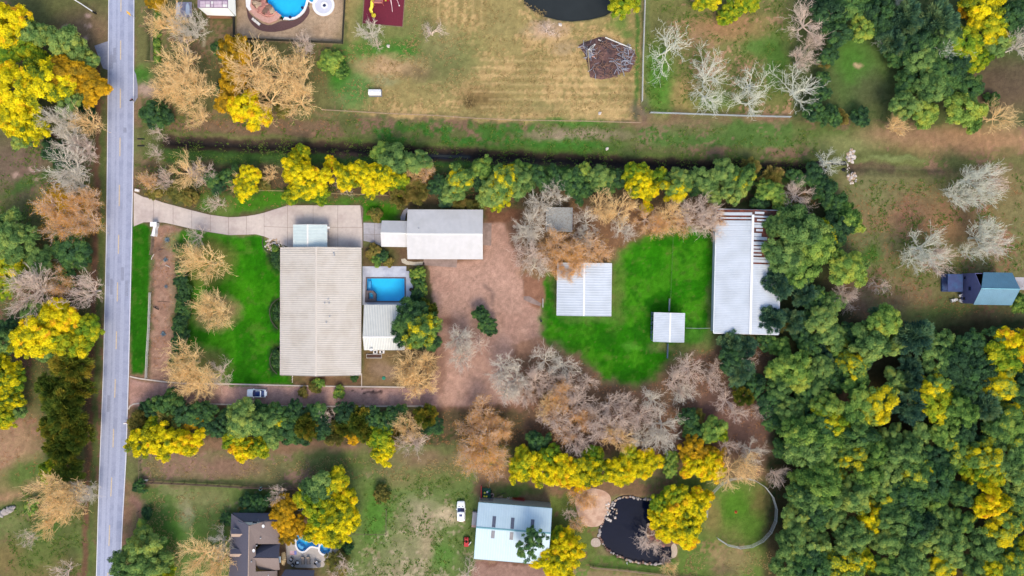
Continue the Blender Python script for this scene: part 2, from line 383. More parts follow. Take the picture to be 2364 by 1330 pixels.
# beds beside the main house
for b in [(638,585,18,40),(640,722,16,38),(638,826,16,38)]: blob(*b,(36,58,30),.95,soft=.25)
poly([(676,870),(834,872),(836,890),(676,888)], (112,88,66), 4, warp=.4); blob(690,878,18,8,(96,92,56),.6)
poly([(837,570),(985,570),(990,616),(930,616),(837,616)], (108,88,68), 4, warp=.4); blob(880,590,34,18,(78,96,44),.7)
poly([(837,810),(1000,806),(1010,850),(990,892),(837,892)], (128,106,76), 8, warp=.6); blob(885,855,28,22,(150,126,104),.8); blob(930,830,50,12,(126,110,72),.6)
poly([(936,615),(985,612),(1000,700),(1010,800),(930,800),(936,700)], (92,86,56), 6)
# paddock
poly([(1205,480),(1660,480),(1660,560),(1640,640),(1420,600),(1255,660),(1205,640)], (138,112,84), 14)
region([(1290,470),(1660,470),(1650,540),(1290,600)], (150,124,86), (128,98,74), 30, .5, 14, 3)
PAD = [(1255,644),(1284,640),(1284,726),(1412,730),(1416,612),(1440,575),(1480,552),(1530,536),(1600,530),(1648,545),(1652,620),(1642,760),(1600,796),(1560,806),(1540,830),(1515,880),(1470,892),(1420,884),(1375,850),(1330,815),(1290,796),(1252,784)]
poly(PAD, (40,110,10), 19)
speck(PAD, (66,132,22), 40, .46, .8, 2, 12); speck(PAD, (32,92,12), 28, .55, .7, 6, 12)
blob(1425,680,18,70,(108,120,60),.55); blob(1460,800,18,10,(92,150,50),.5); blob(1360,738,50,8,(84,116,50),.7); blob(1545,800,40,12,(124,112,82),.7); blob(1640,730,8,60,(98,108,66),.7); blob(1330,770,40,16,(62,126,22),.5)
blob(1600,780,50,30,(70,116,40),.7); blob(1500,600,40,40,(50,132,10),.5)

poly([(1207,636),(1258,640),(1256,700),(1246,706),(1210,690)], (144,106,86), 5)
poly([(1186,796),(1250,782),(1262,800),(1300,810),(1240,822),(1190,820)], (150,116,96), 8)
region([(1200,820),(1330,822),(1400,890),(1500,900),(1560,830),(1660,800),(1780,780),(1780,1060),(1200,1040)], (128,98,82), (110,88,70), 35, .5, 14, 5)
blob(1660,960,70,60,(122,92,84),.7); blob(1740,1000,60,40,(112,86,78),.7); blob(1590,800,40,10,(112,108,66),.6)
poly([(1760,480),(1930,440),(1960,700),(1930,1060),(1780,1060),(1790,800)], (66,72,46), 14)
blob(1970,660,50,40,(142,116,90),.8)
# south side
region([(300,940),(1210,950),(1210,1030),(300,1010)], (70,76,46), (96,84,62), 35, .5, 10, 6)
region([(300,1040),(1110,1050),(1110,1130),(640,1125),(330,1115)], (138,112,96), (114,112,74), 50, .5, 8, 3)
blob(440,1075,70,26,(142,114,98),.7); blob(540,1080,60,24,(140,106,94),.7); blob(800,1075,70,30,(92,116,54),.7); blob(730,1060,50,20,(98,112,60),.6); blob(980,1060,50,20,(130,104,84),.6)
blob(490,1113,100,6,(92,104,60),.8)
region([(330,1118),(640,1128),(640,1160),(530,1180),(530,1340),(330,1340)], (134,128,92), (94,116,60), 40, .47, 6, 4)
blob(400,1180,50,50,(92,122,58),.7); blob(430,1200,14,45,(158,146,124),.7); blob(350,1140,26,18,(100,118,62),.6); blob(395,1235,60,40,(74,118,46),.75); blob(470,1150,60,26,(140,134,92),.6)
line([(316,1060),(312,1330)], 8, (100,104,66), 8, .7); blob(318,1165,16,22,(150,112,100),.8)
region([(800,1090),(1110,1090),(1110,1400),(800,1400)], (138,130,96), (102,120,66), 45, .5, 12, 1)
blob(1010,1100,70,24,(104,112,62),.7); blob(970,1190,40,40,(176,158,134),.6); blob(1036,1188,24,20,(198,178,148),.85); blob(870,1190,30,60,(76,124,44),.8); blob(950,1270,60,60,(150,140,110),.6); blob(930,1230,30,20,(112,120,74),.5); blob(1020,1280,28,30,(84,124,52),.8); blob(920,1110,40,18,(128,116,80),.6); blob(905,1320,60,20,(160,144,118),.6); blob(985,1250,16,60,(172,150,124),.5)
speck([(830,1240),(1080,1180),(1080,1340),(820,1340)], (176,160,134), 14, .62, .7, 3)
region([(1100,1075),(1560,1110),(1560,1150),(1100,1150)], (110,110,66), (130,104,80), 40, .5, 8, 6); blob(1190,1130,60,14,(78,118,46),.7); blob(1430,1125,70,18,(122,98,74),.7)
region([(1270,1140),(1380,1140),(1380,1330),(1270,1340)], (118,102,70), (98,112,56), 30, .5, 8, 2)
poly([(1095,1295),(1270,1308),(1270,1400),(1085,1400)], (150,120,108), 6); blob(1170,1302,70,4,(112,78,68),.7)
region([(1270,1310),(1560,1330),(1560,1400),(1270,1400)], (104,124,62), (140,124,90), 26, .5, 5, 3)
region([(1370,1280),(1640,1290),(1640,1340),(1370,1310)], (108,112,68), (90,114,52), 26, .5, 6, 4)
region([(1560,1100),(1800,1110),(1800,1400),(1560,1400)], (134,120,80), (98,118,56), 40, .5, 10, 5)
blob(1705,1185,75,72,(108,118,60),.9,soft=.2); blob(1700,1170,44,44,(76,122,34),.85); blob(1640,1190,20,40,(140,120,78),.6); blob(1755,1160,18,40,(112,98,62),.7); blob(1740,1220,30,30,(80,120,40),.7)
blob(1690,1290,50,26,(150,130,94),.7); blob(1600,1300,40,20,(96,122,56),.7); blob(1670,1320,30,14,(112,96,74),.7)
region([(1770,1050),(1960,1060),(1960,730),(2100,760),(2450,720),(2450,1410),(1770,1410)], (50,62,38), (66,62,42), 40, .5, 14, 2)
blob(2000,1090,40,30,(96,74,54),.8); blob(1790,1270,30,60,(90,80,56),.7)
# fine mottling
COL *= (0.90 + 0.20 * fbm(X, Y, 9, 2, 3))[:, None]
COL *= (0.86 + 0.28 * vn(X, Y, 4.5, 3))[:, None]
COL *= (0.93 + 0.14 * vn(X, Y, 60, 6))[:, None]
for L_, sd_ in ((FLAWN, 2), (PAD, 5), (RLAWN, 6)):
    speck(L_, (84,112,42), 16, .62, .4, sd_); speck(L_, (120,116,66), 7, .75, .4, sd_ + 1); speck(L_, (32,86,14), 9, .64, .35, sd_ + 2)

# heights: ditch, ponds, pool pits
Z = (fbm(X, Y, 120, 2, 3) - .5) * 0.0
dd = sdl(X, Y, DITCH); Z -= 1.3 * np.clip(1 - dd / 24, 0, 1) ** 1.2
dd = sdl(X, Y, [(1960,386),(2010,386),(2060,390),(2120,390),(2200,392)]); Z -= .8 * np.clip(1 - dd / 20, 0, 1)
POND_N = [(1205,-90),(1212,5),(1230,20),(1255,34),(1290,43),(1320,46),(1360,42),(1395,34),(1418,20),(1432,-5),(1440,-90)]
POND_S = [(1428,1151),(1440,1147),(1458,1147),(1475,1152),(1495,1153),(1530,1155),(1560,1170),(1575,1200),(1570,1230),(1552,1260),(1550,1275),(1545,1298),(1520,1303),(1490,1301),(1455,1296),(1425,1283),(1402,1268),(1388,1250),(1383,1235),(1387,1215),(1396,1195),(1405,1175),(1416,1160)]
for pd in (POND_N, POND_S):
    d = sdf(X, Y, pd); Z -= 1.6 * np.clip(.5 - d / 9, 0, 1)
POOL_M = [(848,643),(934,643),(934,695),(846,695)]
POOL_S = [(686,1228),(692,1226),(702,1232),(712,1228),(726,1232),(732,1244),(735,1256),(735,1264),(728,1262),(718,1260),(710,1266),(704,1272),(697,1273),(690,1270),(685,1262),(684,1250)]
POOL_N = [(614,-60),(617,0),(622,12),(632,24),(645,34),(658,41),(670,43),(682,40),(693,33),(700,24),(705,14),(709,4),(712,-12),(712,-60)]
SPA_S = [(751 + 12.5 * math.cos(a * math.pi / 8), 1266 + 12.5 * math.sin(a * math.pi / 8)) for a in range(16)]
for pd in (POOL_M, POOL_S, POOL_N, SPA_S):
    d = sdf(X, Y, pd); Z = np.where(d < 4.5, -3.0, Z)

gm = bpy.data.materials.new('ground'); gm.use_nodes = True
nt = gm.node_tree; b = nt.nodes['Principled BSDF']; b.inputs['Roughness'].default_value = 1; b.inputs['Specular IOR Level'].default_value = 0.05
va = nt.nodes.new('ShaderNodeAttribute'); va.attribute_name = 'Col'
tc = nt.nodes.new('ShaderNodeTexCoord')
def gnoise(sc, det, lo, hi):
    n = nt.nodes.new('ShaderNodeTexNoise'); n.inputs['Scale'].default_value = sc; n.inputs['Detail'].default_value = det; n.inputs['Roughness'].default_value = .7
    nt.links.new(tc.outputs['Object'], n.inputs['Vector'])
    r = nt.nodes.new('ShaderNodeMapRange'); r.inputs[1].default_value = .28; r.inputs[2].default_value = .72; r.inputs[3].default_value = lo; r.inputs[4].default_value = hi
    nt.links.new(n.outputs['Fac'], r.inputs[0]); return n, r
na, ra = gnoise(4.2, 6, .68, 1.32); nb, rb = gnoise(.5, 6, .82, 1.18)
mm = nt.nodes.new('ShaderNodeMath'); mm.operation = 'MULTIPLY'; nt.links.new(ra.outputs[0], mm.inputs[0]); nt.links.new(rb.outputs[0], mm.inputs[1])
mx = nt.nodes.new('ShaderNodeMix'); mx.data_type = 'RGBA'; mx.blend_type = 'MULTIPLY'; mx.inputs[0].default_value = 1
nt.links.new(va.outputs['Color'], mx.inputs[6]); nt.links.new(mm.outputs[0], mx.inputs[7]); nt.links.new(mx.outputs[2], b.inputs['Base Color'])
bp = nt.nodes.new('ShaderNodeBump'); bp.inputs['Strength'].default_value = .5; bp.inputs['Distance'].default_value = .12
nt.links.new(na.outputs['Fac'], bp.inputs['Height']); nt.links.new(bp.outputs[0], b.inputs['Normal'])

CXg = ((GX[:-1, :-1] + GX[1:, 1:]) / 2).ravel(); CYg = ((GY[:-1, :-1] + GY[1:, 1:]) / 2).ravel()
owner = np.zeros(len(CXg), int)
names = ['ground']
def claim(name, pts):
    names.append(name); owner[sdf(CXg, CYg, pts) < 0] = len(names) - 1
claim('meadow', [(800,-75),(1486,-75),(1481,280),(1180,283),(800,262),(794,104)])
claim('meadow', [(1490,-75),(1840,-75),(1840,268),(1486,262)])
claim('ditch', [(386,318),(860,336),(1300,356),(1600,372),(1890,380),(1890,404),(1600,398),(1300,382),(860,360),(386,342)])
claim('gravel_yard', GRAVEL_YARD)
claim('gravel_drive', GDRIVE)
claim('planted_gravel_strip', STRIP)
claim('verge_lawn', RLAWN)
claim('front_lawn', FLAWN)
claim('paddock_lawn', PAD)
quads = np.stack([np.arange(NY - 1)[:, None] * NX + np.arange(NX - 1)[None, :]] * 4, -1).reshape(-1, 4) + np.array([0, 1, NX + 1, NX])
wx = (X - 1182) * S; wy = (665 - Y) * S
V3 = np.stack([wx, wy, Z], 1)
quads = quads[:, ::-1]
def grid_object(name, fsel):
    q = quads[fsel]; used = np.unique(q); mp = np.zeros(len(X), int); mp[used] = np.arange(len(used))
    me = bpy.data.meshes.new(name); n = len(q)
    me.vertices.add(len(used)); me.vertices.foreach_set('co', V3[used].ravel())
    me.loops.add(n * 4); me.loops.foreach_set('vertex_index', mp[q].ravel())
    me.polygons.add(n); me.polygons.foreach_set('loop_start', np.arange(n) * 4); me.polygons.foreach_set('loop_total', np.full(n, 4))
    me.update(calc_edges=True)
    ca = me.color_attributes.new('Col', 'FLOAT_COLOR', 'POINT')
    ca.data.foreach_set('color', np.concatenate([COL[used], np.ones((len(used), 1))], 1).ravel())
    me.polygons.foreach_set('use_smooth', np.ones(n, bool))
    me.materials.append(gm); o = link(name, me); o['kind'] = 'structure'; return o
GLAB = {1: 'mown tan meadow with the brush pile', 2: 'grassy meadow with bare trees right of the pipe fence'}
for i, nm in enumerate(names):
    o = grid_object(nm, owner == i)
# ------------------------------------------------------------------ road
asphalt = mat('asphalt', lin(160,167,192), .85, .10, 3.0, .2, col2=lin(150,157,182), scale2=.5)
trackm = mat('worn_asphalt', lin(168,175,199), .8, .10, 3.0, .15)
linew = mat('white_road_paint', lin(236,236,240), .7, .12, 4.0)
liney = mat('yellow_road_paint', lin(206,188,160), .7, .2, 4.0)
def interp(tab, y):
    for (y0, x0), (y1, x1) in zip(tab, tab[1:]):
        if y <= y1: return x0 + (x1 - x0) * (y - y0) / (y1 - y0)
    return tab[-1][1]
RL = [(-900,255),(0,250.5),(300,248),(560,245),(860,238),(1120,228),(1330,222),(2300,190)]
RR = [(-900,312),(0,310.5),(330,309),(430,307.5),(600,304),(860,298),(1060,292),(1200,284),(1330,278),(2300,250)]
def band(yy, fa, fb, z0, z1, name, m, kind=None, parent=None):
    lft = [P(interp(RL, y) * (1 - fa) + interp(RR, y) * fa, y) for y in yy]; rgt = [P(interp(RL, y) * (1 - fb) + interp(RR, y) * fb, y) for y in yy]
    mb = MB()
    for i in range(len(yy) - 1):
        a, b_, c, d = lft[i], rgt[i], rgt[i+1], lft[i+1]
        mb.add([(*a, z1), (*b_, z1), (*c, z1), (*d, z1)], [(3, 2, 1, 0)])
    for s in (lft, rgt):
        for i in range(len(yy) - 1):
            mb.add([(*s[i], z0), (*s[i+1], z0), (*s[i+1], z1), (*s[i], z1)], [(0, 1, 2, 3)])
    o = mb.build(name, m, parent)
    if kind: o['kind'] = kind
    return o
ys = list(range(-900, 2301, 40))
road = band(ys, 0, 1, -.05, .06, 'road', asphalt, 'structure')
for fa, fb in ((.16, .30), (.62, .76), (.36, .46)): band(ys, fa, fb, .055, .064, 'wheel_track', trackm, None, road)
for fa, fb in ((.004, .026), (.97, .992)): band(ys, fa, fb, .06, .069, 'edge_line', linew, None, road)
y0 = -16
DASH = [(-17,27),(94,138),(205,250),(318,361),(427,476),(542,586),(652,696),(765,806),(875,918),(990,1033),(1102,1146),(1212,1260),(1322,1370)]
for a, b_ in DASH:
    n = 4; band([a + (b_ - a) * i / n for i in range(n + 1)], .465, .505, .06, .069, 'centre_dash', liney, None, road)
pr = random.Random(8)
patchm = mat('patched_asphalt', lin(146,152,174), .9, .15, 3)
for k in range(11):
    ya = pr.uniform(0, 1300); fa = pr.choice([.06, .2, .55, .6, .78]); band([ya, ya + pr.uniform(8, 40)], fa, fa + pr.uniform(.05, .17), .058, .0646 + k * .0003, 'road_patch', patchm, None, road)
conc = mat('concrete', lin(206,193,184), .85, .10, 1.2, .15, col2=lin(190,175,168), scale2=.18)
concg = mat('grey_concrete', lin(178,176,182), .85, .12, 1.5, .15, col2=lin(160,156,160), scale2=.3)
concd = mat('old_concrete', lin(156,136,128), .9, .15, 1.5, .2, col2=lin(134,116,110), scale2=.4)
kerbm = mat('pale_kerb', lin(206,192,180), .8, .15, 2.5, .1)
ap = MB().prism(PP([(218,106),(250,95),(250,162),(238,158),(226,128)]), -.02, .035).build('road_apron', mat('apron_asphalt', lin(140,142,158), .9, .15, 2), None); ap['kind'] = 'structure'
ap = MB().prism(PP([(308,160),(314,172),(318,200),(318,225),(308,240)]), -.02, .035).build('road_apron', MATS['apron_asphalt'], None); ap['kind'] = 'structure'

def inset(pts, d):
    c = (sum(p[0] for p in pts) / len(pts), sum(p[1] for p in pts) / len(pts)); out = []
    n = len(pts)
    for i in range(n):
        a, p, q = Vector(pts[i-1]), Vector(pts[i]), Vector(pts[(i+1) % n])
        e1 = (p - a).normalized(); e2 = (q - p).normalized(); nn = Vector((-(e1.y + e2.y), e1.x + e2.x))
        if nn.length < 1e-6: out.append(tuple(p)); continue
        nn.normalize()
        if nn.dot(Vector(c) - p) < 0: nn = -nn
        out.append(tuple(p + nn * d))
    return out
# concrete drive: a bed with one slab for each bay
UP = [(309,444),(322,453),(350,458),(378,468),(409,476),(445,486),(486,496),(532,502),(570,499),(600,494),(610,491),(664,474)]
LO = [(309,523),(322,514),(355,513),(383,514.5),(414,522),(440,528),(483,536),(528,543),(570,542),(594.6,541),(610,546),(664,570)]
def yat(t, x):
    for (x0, y0), (x1, y1) in zip(t, t[1:]):
        if x <= x1: return y0 + (y1 - y0) * (x - x0) / (x1 - x0)
    return t[-1][1]
drive = MB().prism(PP(UP + [(833,474),(838,480),(838,572),(664,573)] + LO[::-1]), -.03, .05).build('concrete_drive', mat('joint', lin(124,108,100), .9, .2, 2)); drive['kind'] = 'structure'
def slab(pts, parent=None, m=conc, z=.09, gap=.05, name='concrete_slab'):
    return MB().prism(inset(PP(pts), gap), .02, z).build(name, m, parent)
sx = [309,355,400,443,486,528,569,610]
for a, c in zip(sx, sx[1:]):
    xs = [a, (a + c) / 2, c]
    slab([(x, yat(UP, x)) for x in xs] + [(x, yat(LO, x)) for x in xs[::-1]], drive)
slab([(610,491),(664,474),(664,525),(610,523)], drive); slab([(610,523),(664,525),(664,570),(610,546)], drive)
for a, c in ((664,723),(723,780),(780,832)):
    slab([(a,474),(c,474),(c + (5 if c > 830 else 0),525),(a,525)], drive); slab([(a,525),(c + (5 if c > 830 else 0),525),(c + (5 if c > 830 else 0),572),(a,572)], drive)
walk = MB().prism(PP([(839,514),(884,515),(884,570),(860,560),(839,556)]), -.03, .04).build('paved_walk', MATS['joint']); walk['kind'] = 'structure'
for q in ([(839,514),(865,514.5),(865,541),(839,541)],[(865,514.5),(884,515),(884,541),(865,541)],[(839,541),(865,541),(865,562),(839,556)],[(865,541),(884,541),(884,570),(865,562)]): slab(q, walk, concg, .075)
def structure_sheet(name, pts, m, z=.05, z0=-.03):
    o = MB().prism(PP(pts), z0, z).build(name, m); o['kind'] = 'structure'; return o
structure_sheet('concrete_pad', [(1113,515),(1135,515),(1134,567),(1113,566)], concd)
structure_sheet('concrete_pad', [(980,594),(1056,596),(1054,618),(975,612)], concd)
structure_sheet('concrete_pad', [(1209,684),(1222,684),(1250,701),(1248,707),(1228,701),(1209,692)], concd)
structure_sheet('flagstone_path', [(926,598),(935,597),(941,603),(958,605),(978,604),(980,611),(958,613),(938,611),(928,606)], mat('pale_pebbles', lin(196,186,166), .9, .35, 6, .4))
structure_sheet('side_path', [(925,500),(932,485),(941,480),(943,487),(937,494),(935,509),(925,509)], concg)

def strip(pts_px, w, z0, z1, mb=None):
    """a flat band along a line, butted into segments"""
    pts = [Vector(p) for p in PP(pts_px)]; L = []; Rr = []
    for i, p in enumerate(pts):
        d = (pts[min(i+1, len(pts)-1)] - pts[max(i-1, 0)]).normalized(); n = Vector((-d.y, d.x)) * w / 2
        L.append(p + n); Rr.append(p - n)
    mb = mb or MB()
    return mb.prism([tuple(q) for q in L] + [tuple(q) for q in Rr[::-1]], z0, z1)
def kerb(pts, w=.32, z=.14, m=None):
    o = strip(pts, w, -.03, z).build('kerb', m or kerbm); o['kind'] = 'structure'; return o
kerb([(300,869),(312,872),(328,875),(345,877),(375,881),(420,885),(520,886.5),(640,889.5),(760,892),(905,893.5),(935,894)])
kerb([(297,945),(300,938),(308,933),(322,931)]); kerb([(482,932.5),(540,934),(620,936),(700,938.5),(800,938),(985,937.5)])
kerb([(835,862),(835,891)], .18, .12)
# ------------------------------------------------------------------ natural ponds
w1 = mat_water('pond_water', lin(18,30,58,.5), 0, .08, 1.4); w2 = mat_water('muddy_pond_water', lin(62,68,70,.6), 0, .1, 1.2)
def grow(pts, d):
    c = (sum(p[0] for p in pts) / len(pts), sum(p[1] for p in pts) / len(pts)); out = []
    for x, y in pts:
        v = Vector((x - c[0], y - c[1])); out.append((x + v.x / v.length * d, y + v.y / v.length * d))
    return out
o = MB().prism(PP(grow(POND_S, 5)), -.9, -.42).build('pond_water', w1); o['kind'] = 'structure'
o = MB().prism(PP(grow(POND_N, 5)), -.9, -.42).build('pond_water', w2); o['kind'] = 'structure'
o = strip([(870,351),(930,355),(1000,359),(1085,362)], .9, -1.3, -1.02).build('ditch_water', w2); o['kind'] = 'structure'
# ------------------------------------------------------------------ buildings
def frame_px(corners, h):
    """four roof corners as seen (top left, top right, bottom right, bottom left) at eave height h -> centre, angle, width, depth"""
    q = [Vector(P(x, y, h)) for x, y in corners]
    c = sum(q, Vector((0, 0))) / 4
    ux = ((q[1] - q[0]) + (q[2] - q[3])) / 2; uy = ((q[0] - q[3]) + (q[1] - q[2])) / 2
    return c, math.atan2(ux.y, ux.x), ux.length, uy.length
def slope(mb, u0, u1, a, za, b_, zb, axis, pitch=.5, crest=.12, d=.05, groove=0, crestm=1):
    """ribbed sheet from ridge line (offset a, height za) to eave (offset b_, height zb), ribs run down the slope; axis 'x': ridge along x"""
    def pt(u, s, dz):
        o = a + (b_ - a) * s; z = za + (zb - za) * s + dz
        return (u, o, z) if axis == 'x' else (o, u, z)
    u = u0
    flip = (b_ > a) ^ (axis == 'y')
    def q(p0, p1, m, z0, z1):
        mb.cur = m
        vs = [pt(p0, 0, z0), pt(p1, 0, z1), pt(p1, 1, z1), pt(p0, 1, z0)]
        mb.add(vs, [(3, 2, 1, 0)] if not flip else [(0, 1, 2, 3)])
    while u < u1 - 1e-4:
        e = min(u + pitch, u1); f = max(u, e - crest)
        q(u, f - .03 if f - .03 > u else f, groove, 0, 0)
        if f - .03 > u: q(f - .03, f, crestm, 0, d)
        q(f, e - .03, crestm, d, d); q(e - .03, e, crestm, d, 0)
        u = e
    mb.cur = 0
def gable_house(name, label, cat, corners, he, hr, axis, m_roof, m_wall, ridge=.5, over=.35, pitch=.54, ribd=.05, m_groove=None, cap=None, group=None, trim=None, crest=.14, open_sides=False):
    c, ang, W, D = frame_px(corners, he)
    t = thing(name, label, cat, (c.x, c.y, 0), ang, group)
    A, B = W / 2, D / 2
    if axis == 'y': r0 = -A + W * ridge; lo, hi = -A, A; ul, uh = -B, B
    else: r0 = B - D * ridge; lo, hi = -B, B; ul, uh = -A, A
    # walls
    x0, x1, y0, y1 = -A + over, A - over, -B + over, B - over
    wz = he - .12
    def pq(u, o, z): return (u, o, z) if axis == 'x' else (o, u, z)
    wl, wh = lo + over, hi - over; vl, vh = ul + over, uh - over
    zl = he + (hr - he) * (wl - lo) / (r0 - lo) - .14; zh = he + (hr - he) * (hi - wh) / (hi - r0) - .14
    if not open_sides:
        for u, nm in ((vl, 'gable_wall'), (vh, 'gable_wall')):
            w = MB(); s = .12 if u == vl else -.12
            prof = [(wl, 0), (wh, 0), (wh, zh), (r0, hr - .14), (wl, zl)]
            vs = [pq(u, o, z) for o, z in prof] + [pq(u + s, o, z) for o, z in prof]
            w.add(vs, [(0,1,2,3,4), (9,8,7,6,5)] + [(i, (i+1) % 5, 5 + (i+1) % 5, 5 + i) for i in range(5)])
            w.build(nm, m_wall, t)
        for o, z in ((wl, zl), (wh, zh)):
            w = MB(); a, b_ = (o, o + .12) if o == wl else (o - .12, o)
            if axis == 'x': w.box(vl + .122, a, 0, vh - .122, b_, z - .03)
            else: w.box(a, vl + .122, 0, b_, vh - .122, z - .03)
            w.build('side_wall', m_wall, t)
    else:
        for u in np.linspace(vl, vh, 4):
            for o, z in ((wl, zl), (wh, zh)):
                w = MB(); p = pq(u, o, 0); w.box(p[0] - .1, p[1] - .1, 0, p[0] + .1, p[1] + .1, z - .03); w.build('post', m_wall, t)
    # roof slopes: deck under ribbed sheet
    for o in (lo, hi):
        dk = MB(); prof = [(r0, hr - .11), (r0, hr - .01), (o, he - .01), (o, he - .11)]
        vs = [pq(ul, a, z) for a, z in prof] + [pq(uh, a, z) for a, z in prof]
        dk.add(vs, [(0,1,2,3), (7,6,5,4)] + [(i, (i+1) % 4, 4 + (i+1) % 4, 4 + i)[::-1] for i in range(4)])
        sl = dk.build('roof_slope', trim or m_roof, t)
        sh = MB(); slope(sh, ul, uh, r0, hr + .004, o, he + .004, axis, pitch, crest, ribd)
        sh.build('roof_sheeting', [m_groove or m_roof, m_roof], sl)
        e = MB()
        if axis == 'x': e.box(ul, o - .05 if o < 0 else o + .004, he - .16, uh, o - .004 if o < 0 else o + .05, he + .02)
        else: e.box(o - .05 if o < 0 else o + .004, ul, he - .16, o - .004 if o < 0 else o + .05, uh, he + .02)
        e.build('gutter', trim or m_roof, sl)
    w = .22
    rc = MB(); zr = hr + ribd + .012
    prof = [(r0 - w, zr - w * (hr - he) / (r0 - lo)), (r0, zr + .03), (r0 + w, zr - w * (hr - he) / (hi - r0))]
    vs = [pq(ul - .02, a, z) for a, z in prof] + [pq(uh + .02, a, z) for a, z in prof]
    rc.add(vs, [(0,1,4,3), (1,2,5,4)] if axis == 'y' else [(3,4,1,0), (4,5,2,1)])
    rc.build('ridge_cap', cap or trim or m_roof, t)
    # verge trims on the gable ends
    for u in (ul, uh):
        for o in (lo, hi):
            v = MB(); s = -.05 if u == ul else .05; g = -.004 if u == ul else .004
            prof = [(r0, hr - .14), (r0, hr + ribd + .03), (o, he + ribd + .03), (o, he - .14)]
            vs = [pq(u + g, a, z) for a, z in prof] + [pq(u + s, a, z) for a, z in prof]
            v.add(vs, [(0,1,2,3), (7,6,5,4)] + [(i, (i+1) % 4, 4 + (i+1) % 4, 4 + i) for i in range(4)])
            v.build('verge_trim', trim or m_roof, t)
    t['_dim'] = [W, D, r0]
    return t, W, D, r0
def rdel(t):
    if '_dim' in t: del t['_dim']
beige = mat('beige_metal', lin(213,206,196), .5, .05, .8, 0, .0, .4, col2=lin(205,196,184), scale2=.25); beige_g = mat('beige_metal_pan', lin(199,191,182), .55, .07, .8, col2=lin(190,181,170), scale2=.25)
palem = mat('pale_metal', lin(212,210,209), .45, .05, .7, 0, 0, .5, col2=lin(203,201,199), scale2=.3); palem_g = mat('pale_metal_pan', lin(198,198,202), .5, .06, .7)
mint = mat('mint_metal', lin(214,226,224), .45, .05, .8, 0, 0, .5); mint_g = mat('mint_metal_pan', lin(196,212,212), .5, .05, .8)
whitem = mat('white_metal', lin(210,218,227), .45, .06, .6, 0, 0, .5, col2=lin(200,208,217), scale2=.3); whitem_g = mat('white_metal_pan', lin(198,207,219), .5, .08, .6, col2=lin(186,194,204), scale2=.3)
cream = mat('cream_wall', lin(206,194,176), .8, .08, 2); brick = mat('brick_wall', lin(160,116,92), .9, .25, 5, .3)
trimm = mat('white_trim', lin(232,230,226), .5, .05, 2); tanw = mat('tan_wall', lin(170,150,124), .85, .12, 2)
darkg = mat('dark_glass', lin(30,36,56), .12, .1, 1, spec=.6)
steel = mat('galvanised_steel', lin(168,172,180), .4, .15, 3, 0, .5); blackm = mat('black_plastic', lin(34,34,38), .6, .2, 4); whitep = mat('white_plastic', lin(232,232,232), .5, .06, 3)
redm = mat('red_paint', lin(196,28,40), .4, .12, 3); yellowp = mat('yellow_plastic', lin(236,222,70), .4, .06, 3); woodm = mat('weathered_wood', lin(140,122,104), .85, .25, 3, .3); darkwood = mat('dark_fence_wood', lin(66,64,56), .9, .25, 3, .3)

# main house
t, W, D, r0 = gable_house('main_house', 'large house with beige ribbed metal roof facing the bright green lawn', 'house', [(648,571),(834,572),(833,866),(646,866)], 2.9, 4.7, 'y', beige, cream, .468, .5, .52, .055, beige_g, trim=mat('beige_trim', lin(212,202,192), .5, .05, 1), crest=.2)
def vent(t, x, y, z, r=.12, hgt=.4): MB().lathe([(r, 0), (r, hgt), (r * 1.5, hgt), (r * 1.5, hgt + .1), (.02, hgt + .16)], (x, y, z), 10).build('roof_vent', steel, t)
for px, py in [(769,585),(757,691),(749,700),(759,700),(760,731),(753,745),(770,590)]:
    cx, cy = P(px, py, 4.8); lx, ly = cx - t.location.x, cy - t.location.y
    z = 2.9 + 1.8 * (W / 2 - lx) / (W / 2 - r0); vent(t, lx, ly, z - .1)
for k, (u, w) in enumerate([(-11, 1.6), (-5, 1.6), (0, 1.1), (5, 1.6), (11, 1.6)]):
    MB().box(-W/2 + .46, u - w/2, 0.9 if k != 2 else .05, -W/2 + .49, u + w/2, 2.2).build('window' if k != 2 else 'door', darkg, t)
rdel(t)
# garage porch
t, *_ = gable_house('garage_porch', 'mint white carport roof in front of the beige house on the concrete drive', 'carport', [(677,519),(755,519),(755,570),(677,570)], 2.6, 3.3, 'y', mint, cream, .45, .25, .36, .04, mint_g, trim=trimm, open_sides=True)
rdel(t)
t = thing('wall_lamp_bracket', 'small white bracket sticking out beside the mint carport roof', 'bracket', (*P(756,526,2.6), 2.5))
MB().box(-.1,-.2,0,.55,.25,.12).build('arm', trimm, t); MB().lathe([(.1,-.2),(.16,-.1),(.1,0)], (.45,0,0), 8).build('lamp', trimm, t)
# guest house and its annexe
t, W, D, r0 = gable_house('guest_house', 'long white metal roofed building between pines and gravel yard', 'building', [(941,484),(1114,485),(1115,598),(942,598)], 3.2, 4.8, 'x', palem, tanw, .5, .45, .30, .03, palem_g, trim=trimm)
for px, py in [(1000,545),(966,527)]:
    cx, cy = P(px, py, 4.8); vent(t, cx - t.location.x, cy - t.location.y, 4.1)
for k, u in enumerate([-6.5, -3, 2, 6]): MB().box(u - .6, -D/2 + .41, .9 if k else .05, u + .6, -D/2 + .44, 2.2).build('window' if k else 'door', darkg, t)
rdel(t)
t, *_ = gable_house('annexe', 'short white roofed annexe joined to the left end of the long white building', 'annexe', [(882,510),(940,511),(940,570),(881,569)], 2.9, 4.2, 'x', palem, tanw, .48, .3, .30, .03, palem_g, trim=trimm); rdel(t)
